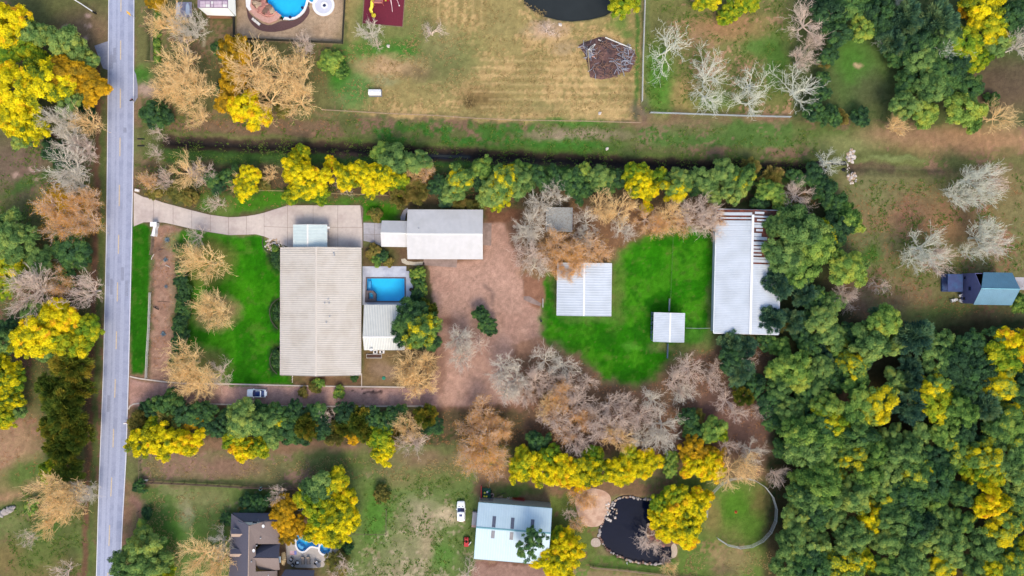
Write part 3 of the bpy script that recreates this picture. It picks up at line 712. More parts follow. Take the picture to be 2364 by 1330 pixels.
# pool house
t, W, D, r0 = gable_house('pool_house', 'ribbed white pool house with unequal roof slopes below the blue pool', 'pool house', [(842,704),(934,704),(934,808),(840,808)], 2.9, 4.3, 'x', mat('ribbed_white', lin(224,224,216), .5, .05, .8, spec=.4), cream, .70, .3, .40, .06, mat('ribbed_white_pan', lin(188,192,192), .55, .06, .8), trim=trimm, crest=.18); rdel(t)
t = thing('satellite_dish', 'pale satellite dish at the bottom edge of the pool house roof', 'satellite dish', (*P(857,806,3.2), 2.75))
MB().tube([(0,0,0),(0,0,.5),(.1,-.1,.7)], .04).build('mast', steel, t); MB().lathe([(.02,.0),(.3,.05),(.42,.14),(.44,.16),(.3,.08),(.02,.03)], (.1,-.15,.75), 14, 1, .7).build('dish', whitep, t)
t = thing('air_conditioner', 'white air conditioning unit under the pool house eave', 'air conditioner', (*P(868,812), 0))
MB().box(-.5,-.4,0,.5,.4,.9).build('case', whitep, t); MB().lathe([(.3,.9),(.3,.93),(.05,.95)], (0,0,0), 12).build('fan_grille', blackm, t)
t = thing('air_conditioner', 'second white unit farther right under the pool house eave', 'air conditioner', (*P(883,812), 0))
MB().box(-.6,-.35,0,.6,.35,.8).build('case', whitep, t); MB().lathe([(.27,.8),(.27,.83),(.05,.85)], (0,0,0), 12).build('fan_grille', blackm, t)
t = thing('raised_planter', 'dark soil raised planter with white timber edge below the pool house', 'planter', (*P(864,822), 0))
for b_ in [(-1.9,-.5,-1.85,.5),(1.85,-.5,1.9,.5),(-1.84,-.5,1.84,-.42),(-1.84,.42,1.84,.5)]: MB().box(b_[0],b_[1],0,b_[2],b_[3],.35).build('side_board', trimm, t)
MB().box(-1.84,-.41,0,1.84,.41,.26).build('soil', mat('dark_soil', lin(84,62,54), .95, .3, 4, .3), t)
# shed
t = thing('garden_shed', 'small grey flat shed roof speckled with fallen leaves among bare trees', 'shed', (*P(1291,507,2.4), 0), R(-1))
spk = mat('leaf_littered_roof', lin(168,172,172), .8, .5, 5, .3, col2=lin(112,106,92), scale2=5)
W, D = 6.4, 6.0
for s in (-1, 1): MB().box(s*W/2 - (.12 if s > 0 else 0) - s*.2, -D/2+.2, 0, s*W/2 + (0 if s > 0 else .12) - s*.2, D/2-.2, 2.3).build('wall', tanw, t)
for s in (-1, 1): MB().box(-W/2+.33, s*D/2 - (.12 if s > 0 else 0) - s*.2, 0, W/2-.33, s*D/2 + (0 if s > 0 else .12) - s*.2, 2.3).build('wall', tanw, t)
rf = MB(); rf.add([(-W/2,-D/2,2.36),(W/2,-D/2,2.36),(W/2,D/2,2.6),(-W/2,D/2,2.6),(-W/2,-D/2,2.28),(W/2,-D/2,2.28),(W/2,D/2,2.52),(-W/2,D/2,2.52)],[(0,1,2,3),(7,6,5,4),(0,4,5,1),(1,5,6,2),(2,6,7,3),(3,7,4,0)]); ro = rf.build('roof', spk, t)
for a in ((-W/2-.06,-D/2,-W/2-.003,D/2),(W/2+.003,-D/2,W/2+.06,D/2)): MB().box(a[0],a[1],2.25,a[2],a[3],2.55).build('roof_edge', steel, ro)
# white barns
t, *_ = gable_house('white_barn', 'square white metal barn on the green paddock nearest the gravel yard', 'barn', [(1287,607),(1413,608),(1410,730),(1285,728)], 3.2, 4.0, 'y', whitem, whitem_g, .49, .25, .62, .05, whitem_g, trim=mat('bright_trim', lin(238,240,244), .5, .04, 1), crest=.2); rdel(t)
t, W, D, r0 = gable_house('livestock_shelter', 'small white roofed shelter standing on the green paddock fence line', 'shelter', [(1510,722),(1581,723),(1579,791),(1508,788)], 2.7, 3.4, 'y', whitem, whitem_g, .51, .15, .42, .04, whitem_g, trim=MATS['bright_trim'], cap=MATS['bright_trim'], open_sides=True); rdel(t)
for k in range(6): MB().box(-W/2 - .18, -D/2 + .5 + k*1.15, .2, -W/2 - .12, -D/2 + 1.4 + k*1.15, 1.6).build('side_panel', mat('blue_panel', lin(96,112,136), .6, .2, 3), t)

# long barn with torn roof sheets
he, hr = 3.4, 4.6
c, ang, W, D = frame_px([(1657,484),(1808,487),(1793,772),(1645,768)], he)
t = thing('long_barn', 'long white barn with rusted and torn roof sheets at its top end', 'barn', (c.x, c.y, 0), ang)
A, B = W/2, D/2; r0 = -A + W * .535
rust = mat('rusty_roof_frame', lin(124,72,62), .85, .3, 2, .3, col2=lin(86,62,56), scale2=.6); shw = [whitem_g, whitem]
for o, nm in ((-A, 1), (A, 2)):
    dk = MB(); prof = [(r0, hr - .22), (r0, hr - .10), (o, he - .10), (o, he - .22)]
    vs = [(a, -B, z) for a, z in prof] + [(a, B, z) for a, z in prof]
    dk.add(vs, [(0,1,2,3), (7,6,5,4)] + [(i, (i+1) % 4, 4 + (i+1) % 4, 4 + i)[::-1] for i in range(4)])
    sl = dk.build('roof_frame', rust, t)
    for k in range(7):                                             # purlins along the barn
        f = (k + .5) / 7; a = r0 + (o - r0) * f; z = hr + (he - hr) * f - .095
        MB().box(a - .07, -B + .05, z, a + .07, B - .05, z + .07).build('purlin', rust, sl)
def sheet(o, u0, u1, f0, f1, lift=0):
    sh = MB(); a0, a1 = r0 + (o - r0) * f0, r0 + (o - r0) * f1; z0, z1 = hr + (he - hr) * f0 + .01, hr + (he - hr) * f1 + .01 + lift
    slope(sh, u0, u1, a0, z0, a1, z1, 'y', .42, .1, .035)
    sh.build('roof_sheet', shw, t)
rs = random.Random(3)
sheet(-A, -B, B * .60, 0, 1); sheet(A, -B, B * .07, 0, 1)
u = B * .60
while u < B - .2:
    e = min(u + rs.choice([.84, .84, 1.26]), B); k = (u - B * .60) / (B * .4)
    if k < .40: sheet(-A, u, e - .02, rs.choice([0, 0, .03]), 1)
    elif k < .70: sheet(-A, u, e - rs.uniform(.25, .5), 0, rs.uniform(.8, 1)); 
    else: sheet(-A, u, e - rs.uniform(.5, .66), 0.02, rs.uniform(.6, .98))
    u = e
u = B * .07
while u < B - .2:
    e = min(u + rs.choice([.84, 1.26, .84]), B); k = (u - B * .07) / (B * .93)
    if k < .16: f0, f1 = rs.choice([(0, .7), (.02, .55), (0, .85)])
    elif k < .5: f0, f1 = 0.0, rs.uniform(.30, .55)
    elif k < .75: f0, f1 = rs.choice([0, .12, 0]), rs.uniform(.25, .5)
    else: f0, f1 = rs.uniform(.02, .2), rs.uniform(.35, .7)
    sheet(A, u, e - rs.choice([.1, .28, .42]), f0, f1, rs.uniform(0, .08))
    u = e
MB().box(r0 - .3, -B, hr + .05, r0 + .3, B * .92, hr + .12).build('ridge_cap', MATS['bright_trim'], t)
for s in (-1, 1): MB().box(s*A - (.15 if s < 0 else -.004), -B, he - .25, s*A + (-.004 if s < 0 else .15), B, he + .03).build('eave_trim', MATS['bright_trim'], t)
for s in (-1, 1): MB().box(-A, s*B - (.2 if s < 0 else -.004), he - .2, A, s*B + (-.004 if s < 0 else .2), he + .05).build('end_trim', MATS['bright_trim'], t)
for s in (-1, 1): MB().box(s*(A-.4) - .08, -B + .3, 0, s*(A-.4) + .08, B - .3, he - .25).build('side_wall', whitem_g, t)
for s in (-1, 1): MB().box(-A + .5, s*(B-.3) - .08, 0, A - .5, s*(B-.3) + .08, he - .25).build('end_wall', whitem_g, t)

# south metal barn
blueroof = mat('ice_blue_metal', lin(190,212,224), .45, .04, .6, 0, 0, .5); blueroof_g = mat('ice_blue_pan', lin(184,208,222), .45, .04, .6)
t, W, D, r0 = gable_house('metal_workshop', 'ice blue metal workshop with dark skylight strips beside the junk heap', 'workshop', [(1105,1160),(1276,1174),(1262,1304),(1094,1290)], 5.0, 6.6, 'x', blueroof, mat('grey_green_wall', lin(168,176,172), .7, .08, 2), .40, .12, .6, .02, blueroof_g, trim=mat('teal_trim', lin(112,164,176), .5, .05, 1))
hiY = D / 2
for fx in (-.27, -.02, .25):
    for s in (1, -1):
        eave = hiY if s > 0 else -hiY
        f0, f1 = (.06, .50) if s > 0 else (.06, .30)
        ya, yb = r0 + (eave - r0) * f0, r0 + (eave - r0) * f1; za, zb = 6.6 - 1.6 * f0 + .05, 6.6 - 1.6 * f1 + .05
        x = fx * W; sk = MB(); sk.add([(x-.42,ya,za),(x+.42,ya,za),(x+.42,yb,zb),(x-.42,yb,zb),(x-.42,ya,za-.06),(x+.42,ya,za-.06),(x+.42,yb,zb-.06),(x-.42,yb,zb-.06)], [(0,1,2,3),(7,6,5,4),(0,4,5,1),(1,5,6,2),(2,6,7,3),(3,7,4,0)])
        sk.build('skylight', mat('skylight_plastic', lin(92,98,116), .3, .25, 2), t)
MB().box(-W/2 + .3, D/2 - .118, .05, -W/2 + .5 + 3, D/2 - .09, 3.2).build('door', steel, t)
MB().add([(-W/2,-D/2 + D*.30,5.5 + .06),(W/2,-D/2 + D*.30,5.56),(W/2,-D/2 + D*.31,5.58),(-W/2,-D/2 + D*.31,5.58)], [(0,1,2,3)]).build('sheet_lap', steel, t)
rdel(t)
t = thing('loading_dock', 'low grey platform against the left wall of the metal workshop', 'platform', (*P(1096,1195), 0), R(-5))
MB().box(-.6,-1.6,0,.6,1.6,.9).build('deck', concg, t); MB().box(-.6,-2.3,0,.6,-1.62,.45).build('step', mat('pink_step', lin(196,160,152), .8), t)

# ---------------- brown house of the south neighbour
shing = mat('brown_shingle', lin(132,118,114), .9, .16, 5, .3); shing_shade = mat('purple_shingle', lin(96,94,108), .9, .16, 5, .3)  # second shingle is a shaded copy, shade painted in for west and north slopes
t = thing('brown_house', 'brown shingle roofed house with dormers and side wings beside the kidney pool', 'house', (*P(590,1262), 0))
def loc(px, py, h): x, y = P(px, py, h); return (x - t.location.x, y - t.location.y, h)
def roof_quad(name, pts, m, th=.14, parent=None):
    a = [Vector(p) for p in pts]; n = len(a); mb = MB()
    vs = [tuple(p) for p in a] + [(p.x, p.y, p.z - th) for p in a]
    ar = sum(a[i].x * a[(i+1)%n].y - a[(i+1)%n].x * a[i].y for i in range(n))
    idx = list(range(n)) if ar > 0 else list(range(n))[::-1]
    fs = [tuple(idx), tuple(i + n for i in idx[::-1])] + [(idx[(k+1)%n], idx[k], idx[k]+n, idx[(k+1)%n]+n) for k in range(n)]
    mb.add(vs, fs); return mb.build(name, m, parent or t)
# walls
def wallbox(x0, y0, x1, y1, h, m=cream, parent=None, nm='wall'):
    a = P(x0, y0); b_ = P(x1, y1); X0, X1 = sorted((a[0], b_[0])); Y0, Y1 = sorted((a[1], b_[1]))
    tx, ty = t.location.x, t.location.y; th = .15
    for q in ((X0, Y0, X1, Y0 + th), (X0, Y1 - th, X1, Y1), (X0, Y0 + th + .003, X0 + th, Y1 - th - .003), (X1 - th, Y0 + th + .003, X1, Y1 - th - .003)):
        MB().box(q[0]-tx, q[1]-ty, 0, q[2]-tx, q[3]-ty, h).build(nm, m, parent or t)
e, rg = 3.0, 7.2
wallbox(548, 1208, 636, 1380, 2.75); wallbox(550, 1188, 630, 1205, 2.75, brick); wallbox(637, 1254, 645, 1310, 2.7)
roof_quad('roof_west_slope', [loc(534,1186,e), loc(575,1214,rg), loc(572,1400,rg), loc(526,1400,e)], shing_shade)
roof_quad('roof_east_slope', [loc(575.3,1214,rg), loc(648,1192,e), loc(648,1256,e), loc(590,1256,6.1), loc(590,1320,6.1), loc(640,1318,e), loc(640,1400,e), loc(572.3,1400,rg)], shing)
roof_quad('roof_north_slope', [loc(536,1184,e), loc(646,1185,e), loc(644,1204,5.0), loc(556,1204,5.2)], shing_shade)
roof_quad('gable_wall', [loc(548,1205,5.0), loc(618,1204.5,4.9), loc(575,1212.5,6.9)], trimm)
MB().rbox(Vector(loc(588,1207.5,5.75)), (1.0,.9,.06), 0).build('gable_window', darkg, t)
roof_quad('wing_north_slope', [loc(606,1254,e), loc(646,1254,e), loc(643,1288,5.4), loc(578,1287,6.6)], shing_shade)
roof_quad('wing_south_slope', [loc(578,1288,6.6), loc(643,1289,5.4), loc(646,1316,e), loc(600,1316,3.8)], shing)
roof_quad('lower_wing_north_slope', [loc(658,1315,e), loc(726,1317,e), loc(722,1345,5.0), loc(640,1345,5.2)], shing_shade)
wallbox(664, 1322, 722, 1385, 2.7)
roof_quad('lower_wing_south_slope', [loc(640,1346,5.2), loc(722,1346,5.0), loc(728,1390,e), loc(640,1390,e)], shing)
strip_r = MB().tube([Vector(loc(575,1214,rg)), Vector(loc(572,1400,rg))], .12, 6).build('ridge_cap', mat('tan_ridge', lin(178,158,146), .9), t)
for px, py in ((551,1230), (547,1276)):
    dm = bpy.data.objects.new('dormer', None)
    x, y, z = loc(px, py, 5.0); w, d, hz = 1.5, .95, 1.2
    m1 = MB(); m1.box(x - w, y - d + .15, z - 1.2, x + w - .2, y + d - .15, z + .2); dmo = m1.build('dormer', trimm, t)
    roof_quad('dormer_roof', [(x - w - .2, y - d, z + .15), (x - w, y, z + .8), (x + w + .5, y, z + .8), (x + w, y - d, z + .15)], mat('pale_shingle', lin(172,152,138), .9, .15, 5), .08, dmo)  # south side gets a lit copy of the shingle, sunlight put into the colour
    roof_quad('dormer_roof', [(x - w - .2, y + d, z + .15), (x - w, y + .01, z + .8), (x + w + .5, y + .01, z + .8), (x + w, y + d, z + .15)], shing_shade, .08, dmo)
for px, py, h_ in ((610,1213,5.4), (588,1269,6.4)):
    d = MB(); q = Vector(loc(px, py, h_)); d.lathe([(.03,0),(.32,.08),(.42,.18),(.3,.12),(.03,.06)], (q.x, q.y, q.z + .5), 14, .8, 1); d.tube([q - Vector((0,0,.3)), q + Vector((0,0,.55))], .05); d.build('satellite_dish', whitep, t)
for px, py, h_ in ((602,1242,5.7), (593,1259,6.1), (581,1296,6.8), (620,1327,5), (597,1201,4.6)):
    q = loc(px, py, h_); vent(t, q[0], q[1], q[2] - .2, .1, .35)
MB().box(*[v for v in (loc(639,1286,3.4)[0], loc(639,1300,3.4)[1], 3.0)], *[v for v in (loc(647,1286,3.4)[0], loc(647,1286,3.4)[1], 3.12)]).build('flat_canopy', mat('ice_sheet', lin(198,216,230), .4), t)

# ---------------- blue house far right
bluem = mat('blue_metal_roof', lin(88,134,158), .45, .12, .5, 0, 0, .5); lav = mat('lavender_wall', lin(106,108,150), .8, .12, 1.2); blued = mat('deep_blue_deck', lin(66,80,124), .8, .2, 1, col2=lin(60,90,130), scale2=.5)
x0, y0 = P(2218, 703); x1, y1 = P(2300, 630)
t = thing('blue_house', 'tall house with teal blue metal roof and lavender wall near the right edge', 'house', ((x0+x1)/2, (y0+y1)/2, 0), R(-1))
A, B = (x1-x0)/2, (y1-y0)/2; he, hr = 4.8, 7.4
def gw(x, s):
    w = MB(); prof = [(-B+.3,0),(B-.3,0),(B-.3,he+.1),(0,hr-.2),(-B+.3,he+.1)]; vs = [(x,o,z) for o,z in prof]+[(x+s,o,z) for o,z in prof]
    w.add(vs, [(0,1,2,3,4),(9,8,7,6,5)]+[(i,(i+1)%5,5+(i+1)%5,5+i) for i in range(5)]); return w.build('gable_wall', lav, t)
gw(-A, .15); gw(A, -.15)
for s in (-1, 1): MB().box(-A+.16, s*(B-.3) - .075, 0, A-.16, s*(B-.3)+.075, he - .05).build('side_wall', lav, t)
for s in (-1, 1):
    sl = roof_quad('roof_slope', [(-A-.1, 0, hr), (A+.3, 0, hr), (A+.3, s*B, he), (-A-.1 if s < 0 else -A+2.2, s*B, he)], bluem, .12, t)
    ue = MB(); slope(ue, -A-.1, A+.3, .0, hr+.006, s*B*.999, he+.006, 'x', .5, .05, .03) if s < 0 else slope(ue, -A+2.2, A+.3, .0, hr+.006, s*B*.999, he+.006, 'x', .5, .05, .03); ue.build('roof_sheeting', [bluem, bluem], sl)
MB().tube([(-A-.1,0,hr+.04),(A+.3,0,hr+.04)], .09, 6).build('ridge_cap', mat('pale_blue_ridge', lin(132,196,208), .5), t)
for yy, zz, s in ((-.05, 3.3, .42), (-2.5, 1.4, .34), (2.6, 1.5, .3)):
    fr = MB().box(-A-.05, yy-s-.1, zz-s-.1, -A-.004, yy+s+.1, zz+s+.1).build('window', mat('blue_frame', lin(80,86,140), .6), t); MB().box(-A-.075, yy-s, zz-s, -A-.053, yy+s, zz+s).build('pane', darkg, fr)
dk = MB(); dk.box(-A-5.0, -.9, .0, -A-.25, B-.4, .55); dk.build('deck', blued, t)
MB().box(-A-4.9, -.8, 2.4, -A-1.2, B-.5, 2.5).build('porch_roof', blued, t)
for px_, py_ in ((-4.8,-.7),(-4.8,B-.6),(-1.4,-.7)): MB().box(-A+px_-.06, py_-.06, .55, -A+px_+.06, py_+.06, 2.4).build('porch_post', lav, t)
structure_sheet('concrete_walk', [(2343,640),(2420,642),(2420,674),(2343,668)], concg)
def lawn_chair(px, py, rz, label):
    t = thing('lawn_chair', label, 'chair', (*P(px, py), 0), rz, 'white chairs beside the blue house')
    MB().rbox((0,0,.42), (.6,.55,.05)).build('seat', whitep, t); MB().rbox((-.32,0,.78), (.06,.55,.7), 0, -.25).build('backrest', whitep, t)
    for a in (-1,1): MB().rbox((0,a*.3,.62), (.6,.07,.05)).build('armrest', whitep, t)
    for a in (-1,1):
        for b_ in (-1,1): MB().box(a*.27-.03,b_*.26-.03,0,a*.27+.03,b_*.26+.03,.4).build('leg', whitep, t)
lawn_chair(2195,694,.3,'leftmost white chair on the grass near the blue house'); lawn_chair(2201,693,-2.6,'white chair second from the left near the blue house'); lawn_chair(2214,694,1.2,'white chair closest to the lavender wall, lower one'); lawn_chair(2214,683,-1.4,'white chair near the lavender wall, upper one')

# ---------------- north house cut by the top edge
t = thing('north_house', 'brick house with white skirt roof around mauve panels at the top edge', 'house', (*P(502,-12), 0))
tx, ty = t.location.x, t.location.y
def l2(px, py, h): x, y = P(px, py, h); return (x - tx, y - ty, h)
ax0, ay0 = P(484, 43); ax1, ay1 = P(536, -60)
for q in ((ax0,ay0,ax1,ay0+.2),(ax0,ay0+.203,ax0+.2,ay1),(ax1-.2,ay0+.203,ax1,ay1)): MB().box(q[0]-tx,q[1]-ty,0,q[2]-tx,q[3]-ty,2.6).build('wall', brick, t)
skw = mat('white_skirt_roof', lin(226,228,222), .5, .05, 1)
roof_quad('roof_front_skirt', [l2(478,35,2.7), l2(542,37,2.7), l2(526,19,3.7), l2(458,18,3.7)], skw)
roof_quad('roof_right_skirt', [l2(544.5,37.5,2.7), l2(541,-60,2.7), l2(526.5,-60,3.7), l2(526.5,19,3.7)], skw)
pan = roof_quad('roof_top', [l2(456,17.7,3.68), l2(526,18.7,3.68), l2(526,-60,3.68), l2(456,-60,3.68)], mat('mauve_roof', lin(150,130,152), .8, .2, 2))
for i, (a, b_) in enumerate([(462,474),(475,484),(487,492),(494,512),(514,524)]):
    for j, (c_, d_) in enumerate([(3,9),(10,16)]):
        roof_quad('roof_panel', [l2(a,d_,3.80), l2(b_,d_,3.80), l2(b_,c_,3.80), l2(a,c_,3.80)], trimm if (i + j) % 3 == 2 else mat('pink_panel', lin(206,186,200), .7, .15, 2), .1, pan)
# ------------------------------------------------------------------ pools
poolblue = mat('pool_plaster', lin(36,190,255,1.4), .7, .06, .4); poolpale = mat('pool_step_plaster', lin(96,190,240), .7, .05, .5)
cleanw = mat_water('clear_pool_water', (.93,.985,1.0), 1, .03, 2.0)
coping = mat('dark_coping', lin(104,96,100), .8, .2, 3); copw = mat('white_coping', lin(238,238,240), .6, .06, 2)
deckm = mat('pool_deck_concrete', lin(196,200,212), .8, .10, 1.2, .15, col2=lin(176,180,196), scale2=.4)
def ring_offset(pts, d):
    n = len(pts); ar = sum(pts[i][0]*pts[(i+1)%n][1]-pts[(i+1)%n][0]*pts[i][1] for i in range(n)); s = 1 if ar > 0 else -1; out = []
    for i in range(n):
        a, p, q = Vector(pts[i-1]), Vector(pts[i]), Vector(pts[(i+1)%n])
        e1 = (p-a).normalized(); e2 = (q-p).normalized(); n1 = Vector((e1.y,-e1.x)); n2 = Vector((e2.y,-e2.x)); m = n1 + n2
        m = m / max(m.length_squared, .3) * 2 if m.length > 1e-6 else n1
        out.append(tuple(p + m * d * s))
    return out
def smooth(pts, it=2):
    for _ in range(it):
        o = []
        for i in range(len(pts)):
            a, b_ = pts[i], pts[(i+1) % len(pts)]
            o += [(a[0]*.75+b_[0]*.25, a[1]*.75+b_[1]*.25), (a[0]*.25+b_[0]*.75, a[1]*.25+b_[1]*.75)]
        pts = o
    return pts
def pool(name, label, pts, depth, cop, cw, cm, zc=.12, wz=-.02, rounded=True):
    w = PP(smooth(pts, 2) if rounded else pts)
    cx, cy = sum(p[0] for p in w)/len(w), sum(p[1] for p in w)/len(w)
    w = [(x-cx, y-cy) for x, y in w]
    if sum(w[i][0]*w[(i+1)%len(w)][1]-w[(i+1)%len(w)][0]*w[i][1] for i in range(len(w))) < 0: w = w[::-1]
    t = thing(name, label, 'pool', (cx, cy, 0)); n = len(w); mb = MB()
    vs = [(x,y,zc-.02) for x,y in w] + [(x,y,-depth) for x,y in w]
    mb.add(vs, [(i, n+i, n+(i+1)%n, (i+1)%n)[::-1] for i in range(n)] + [tuple(range(n, 2*n))]); mb.build('basin', poolblue, t)
    MB().add([(x,y,wz) for x,y in ring_offset(w, .0)], [tuple(range(n))]).build('water', cleanw, t)
    if cop: MB().ring(ring_offset(w, cw), ring_offset(w, -.02), -.02, zc).build('coping', cm, t)
    return t, w
deck = MB(); 
dpts = PP([(837,615),(937,615),(937,640),(958,640),(958,655),(955,690),(952,704),(837,704)]); hole = PP([(848,643),(934,643),(934,695),(846,695)])
for q in ([(837,615),(938,615),(938,642),(837,642)], [(837,642.1),(846,642.1),(846,704),(837,704)], [(846.1,696),(938,696),(938,704),(846.1,704)], [(936,642.1),(951,642.1),(951,630),(944,630),(944,626),(938.1,626),(938.1,642),(936,642)][0:0] or [(936.5,642.1),(951,642.1),(954,660),(952,704),(938.1,704),(938.1,696),(936.5,696)], [(938.1,626),(945,626),(945,642),(938.1,642)]):
    deck.prism(PP(q), -.04, .10)
o = deck.build('pool_deck', deckm); o['kind'] = 'structure'
t, w = pool('swimming_pool', 'bright blue rectangular swimming pool with corner spa beside the beige house', POOL_M, 1.5, True, .35, coping, .14, .02, False)
sp = [P(x, y) for x, y in [(846,671),(861,671),(868,678),(868,695),(846,695)]]; sp = [(a - t.location.x, b_ - t.location.y) for a, b_ in sp]
MB().ring(ring_offset(sp, .0), ring_offset(sp, -.55), -1.0, .32).build('spa_wall', coping, t)
MB().prism(ring_offset(sp, -.56), -.9, -.75).build('spa_floor', poolpale, t)
MB().prism(ring_offset(sp, -1.0), -.74, -.6).build('spa_step', poolblue, t)
MB().box(P(849,665)[0]-t.location.x, P(849,672)[1]-t.location.y+.05, -1.48, P(855,665)[0]-t.location.x, P(849,649)[1]-t.location.y, -.6).build('bench', poolpale, t)
t = thing('pot', 'dark round pot at the right edge of the pool deck', 'pot', (*P(950,669), .1)); MB().lathe([(.25,0),(.5,.35),(.45,.6),(.38,.6),(.36,.5),(.02,.48)], n=14).build('bowl', blackm, t); MB().lathe([(.34,.5),(.02,.52)], n=12).build('soil', MATS['dark_soil'], t)
patio = MB().prism(PP(smooth([(662,1226),(690,1218),(720,1215),(760,1230),(788,1252),(786,1270),(766,1286),(752,1300),(745,1312),(664,1310),(662,1270)], 1)), -.04, -.01)
# patio pieces round the pools
def ring_patio(outer, holes):
    bm = bmesh.new(); 
    return bm
bmp = bmesh.new()
def addloop(pts, z):
    vs = [bmp.verts.new((x, y, z)) for x, y in pts]
    return [bmp.edges.new((vs[i], vs[(i+1) % len(vs)])) for i in range(len(vs))]
ed = addloop(PP(smooth([(658,1228),(672,1222),(690,1215),(720,1213),(752,1222),(775,1245),(784,1256),(783,1270),(766,1286),(752,1300),(745,1312),(664,1310),(660,1270)], 1)), .03)
ed += addloop(ring_offset(PP(smooth(POOL_S, 2)), .3), .03); ed += addloop(ring_offset(PP(SPA_S), .3), .03)
bmesh.ops.triangle_fill(bmp, edges=ed, use_beauty=True)
me = bpy.data.meshes.new('patio'); bmesh.ops.recalc_face_normals(bmp, faces=bmp.faces)
if bmp.faces and sum(f.normal.z for f in bmp.faces) < 0: bmesh.ops.reverse_faces(bmp, faces=bmp.faces)
bmp.to_mesh(me); bmp.free(); me.materials.append(mat('patio_concrete', lin(186,178,172), .85, .12, 1.5, .15)); o = link('patio', me); o['kind'] = 'structure'
t, w = pool('kidney_pool', 'kidney shaped blue pool with white rim half hidden by yellow tree', POOL_S, 1.4, True, .38, copw, .1, .0)
MB().prism([(P(x,y)[0]-t.location.x, P(x,y)[1]-t.location.y) for x, y in [(686,1258),(690,1257),(694,1262),(700,1264),(698,1270),(692,1269),(687,1264)]], -1.3, -.35).build('steps', poolpale, t)
t, w = pool('round_spa', 'round blue spa with white rim joined to the kidney pool', SPA_S, 1.0, True, .42, copw, .34, .2, False)
MB().lathe([(.75,-.9),(.75,-.5),(.05,-.5)], (.1,.1,0), 14).build('seat_ring', poolpale, t)
# north rock pool
t, w = pool('lagoon_pool', 'large blue lagoon pool with white rim and rock ledge at the top edge', POOL_N, 1.6, False, .4, copw, .2, .02)
def rel(pts): return [(P(x, y)[0]-t.location.x, P(x, y)[1]-t.location.y) for x, y in pts]
def arc_band(mb, pts_out, pts_in, z0, z1):
    a, b_ = rel(pts_out), rel(pts_in); mb.prism(a + b_[::-1], z0, z1); return mb
arc_band(MB(), [(654,46),(668,47),(682,45),(694,38),(704,28),(710,14),(713,2),(713,-8)], [(658,40),(670,42),(682,40),(692,33),(700,24),(705,13),(708,2),(708,-8)], -.05, .3).build('white_rim', copw, t)
for x, y in ((671,41),(699,19)): q = rel([(x, y)])[0]; MB().lathe([(.34,.0),(.36,.42),(.05,.46)], (q[0], q[1], 0), 12).build('pot_stand', mat('navy_pot', lin(34,46,90), .4), t)
arc_band(MB(), [(570,-60),(569,5),(570,16),(578,27),(590,40),(606,50),(622,55),(640,48),(650,36)], [(583,-60),(582,5),(583,14),(590,22),(600,32),(612,39),(622,41),(632,38),(641,30)], -.05, .32).build('curved_walk', mat('pink_flagstone', lin(206,160,146), .8, .18, 2.5, .2), t)
arc_band(MB(), [(568,-60),(568.5,5),(569.5,17),(576,26),(582,24),(578,15),(580,5),(580,-60)], [(568,-60),(568.5,5)][:0] or [(568,-60)], -.05, .36).build('white_walk_end', copw, t)
arc_band(MB(), [(582,13),(590,21),(600,31),(612,38),(622,40),(632,37),(641,29)], [(583,12),(591,20),(601,29.5),(612,36.5),(622,38.2),(631,35.5),(640,28)], -.05, .6).build('pink_kerb', mat('salmon_kerb', lin(226,160,146), .7, .1, 3), t)
# rocks
ROCKS = []
for sd in range(5):
    bm = bmesh.new(); bmesh.ops.create_icosphere(bm, subdivisions=1 if sd else 2, radius=1); rr = random.Random(sd)
    for v in bm.verts: v.co *= rr.uniform(.78, 1.15); v.co.z *= .7
    me = bpy.data.meshes.new('rock'); bm.to_mesh(me); bm.free(); ROCKS.append(me)
rockm = {k: mat(k, lin(*c), .9, .3, 3, .4) for k, c in dict(grey_rock=(168,160,156), tan_rock=(184,160,136), pink_rock=(176,122,112), pale_rock=(214,204,196), brown_rock=(128,100,88)).items()}
for sd, me in enumerate(ROCKS): me.materials.append(rockm['grey_rock'])
def rock(parent, x, y, z, r, m, rr, name='rock'):
    o = link(name, rr.choice(ROCKS), parent, (x, y, z), (rr.uniform(-.3,.3), rr.uniform(-.3,.3), rr.uniform(0, 6.28)), (r*rr.uniform(.8,1.25), r*rr.uniform(.8,1.2), r*rr.uniform(.7,1)))
    o.material_slots[0].link = 'OBJECT'; o.material_slots[0].material = rockm[m]; return o
rr = random.Random(11)
for x, y, r in [(592,8,1.0),(600,15,1.2),(609,8,1.3),(604,24,1.0),(615,24,1.2),(612,16,1.3),(622,30,1.0),(628,26,.9),(618,34,.9),(598,-4,1.4),(610,-6,1.3),(588,-4,1.0),(634,30,.7),(621,18,.9)]:
    q = rel([(x, y)])[0]; rock(t, q[0], q[1], .35, r, rr.choice(['pink_rock','brown_rock','pink_rock','tan_rock']), rr, 'boulder')
def pxr(label, name, cat, px, py): return thing(name, label, cat, (*P(px, py), 0))
t = pxr('round pale splash pad with white rim and navy centre drain', 'splash_pad', 'splash pad', 747, 12)
MB().lathe([(2.75,0),(2.75,.2),(2.15,.2),(2.15,.12)], n=32).build('rim', copw, t); MB().lathe([(2.14,.0),(2.14,.13),(.02,.14)], n=32).build('floor', mat('splash_floor', lin(206,208,222), .6, .05, 1), t); MB().lathe([(.85,.14),(.85,.34),(.5,.34),(.5,.16)], (.25,-.1,0), 20).build('fountain_ring', copw, t); MB().lathe([(.49,.15),(.02,.2)], (.25,-.1,0), 16).build('drain', MATS['navy_pot'], t)
t = pxr('small blue basin between the lagoon pool and the splash pad', 'small_basin', 'basin', 722, -4)
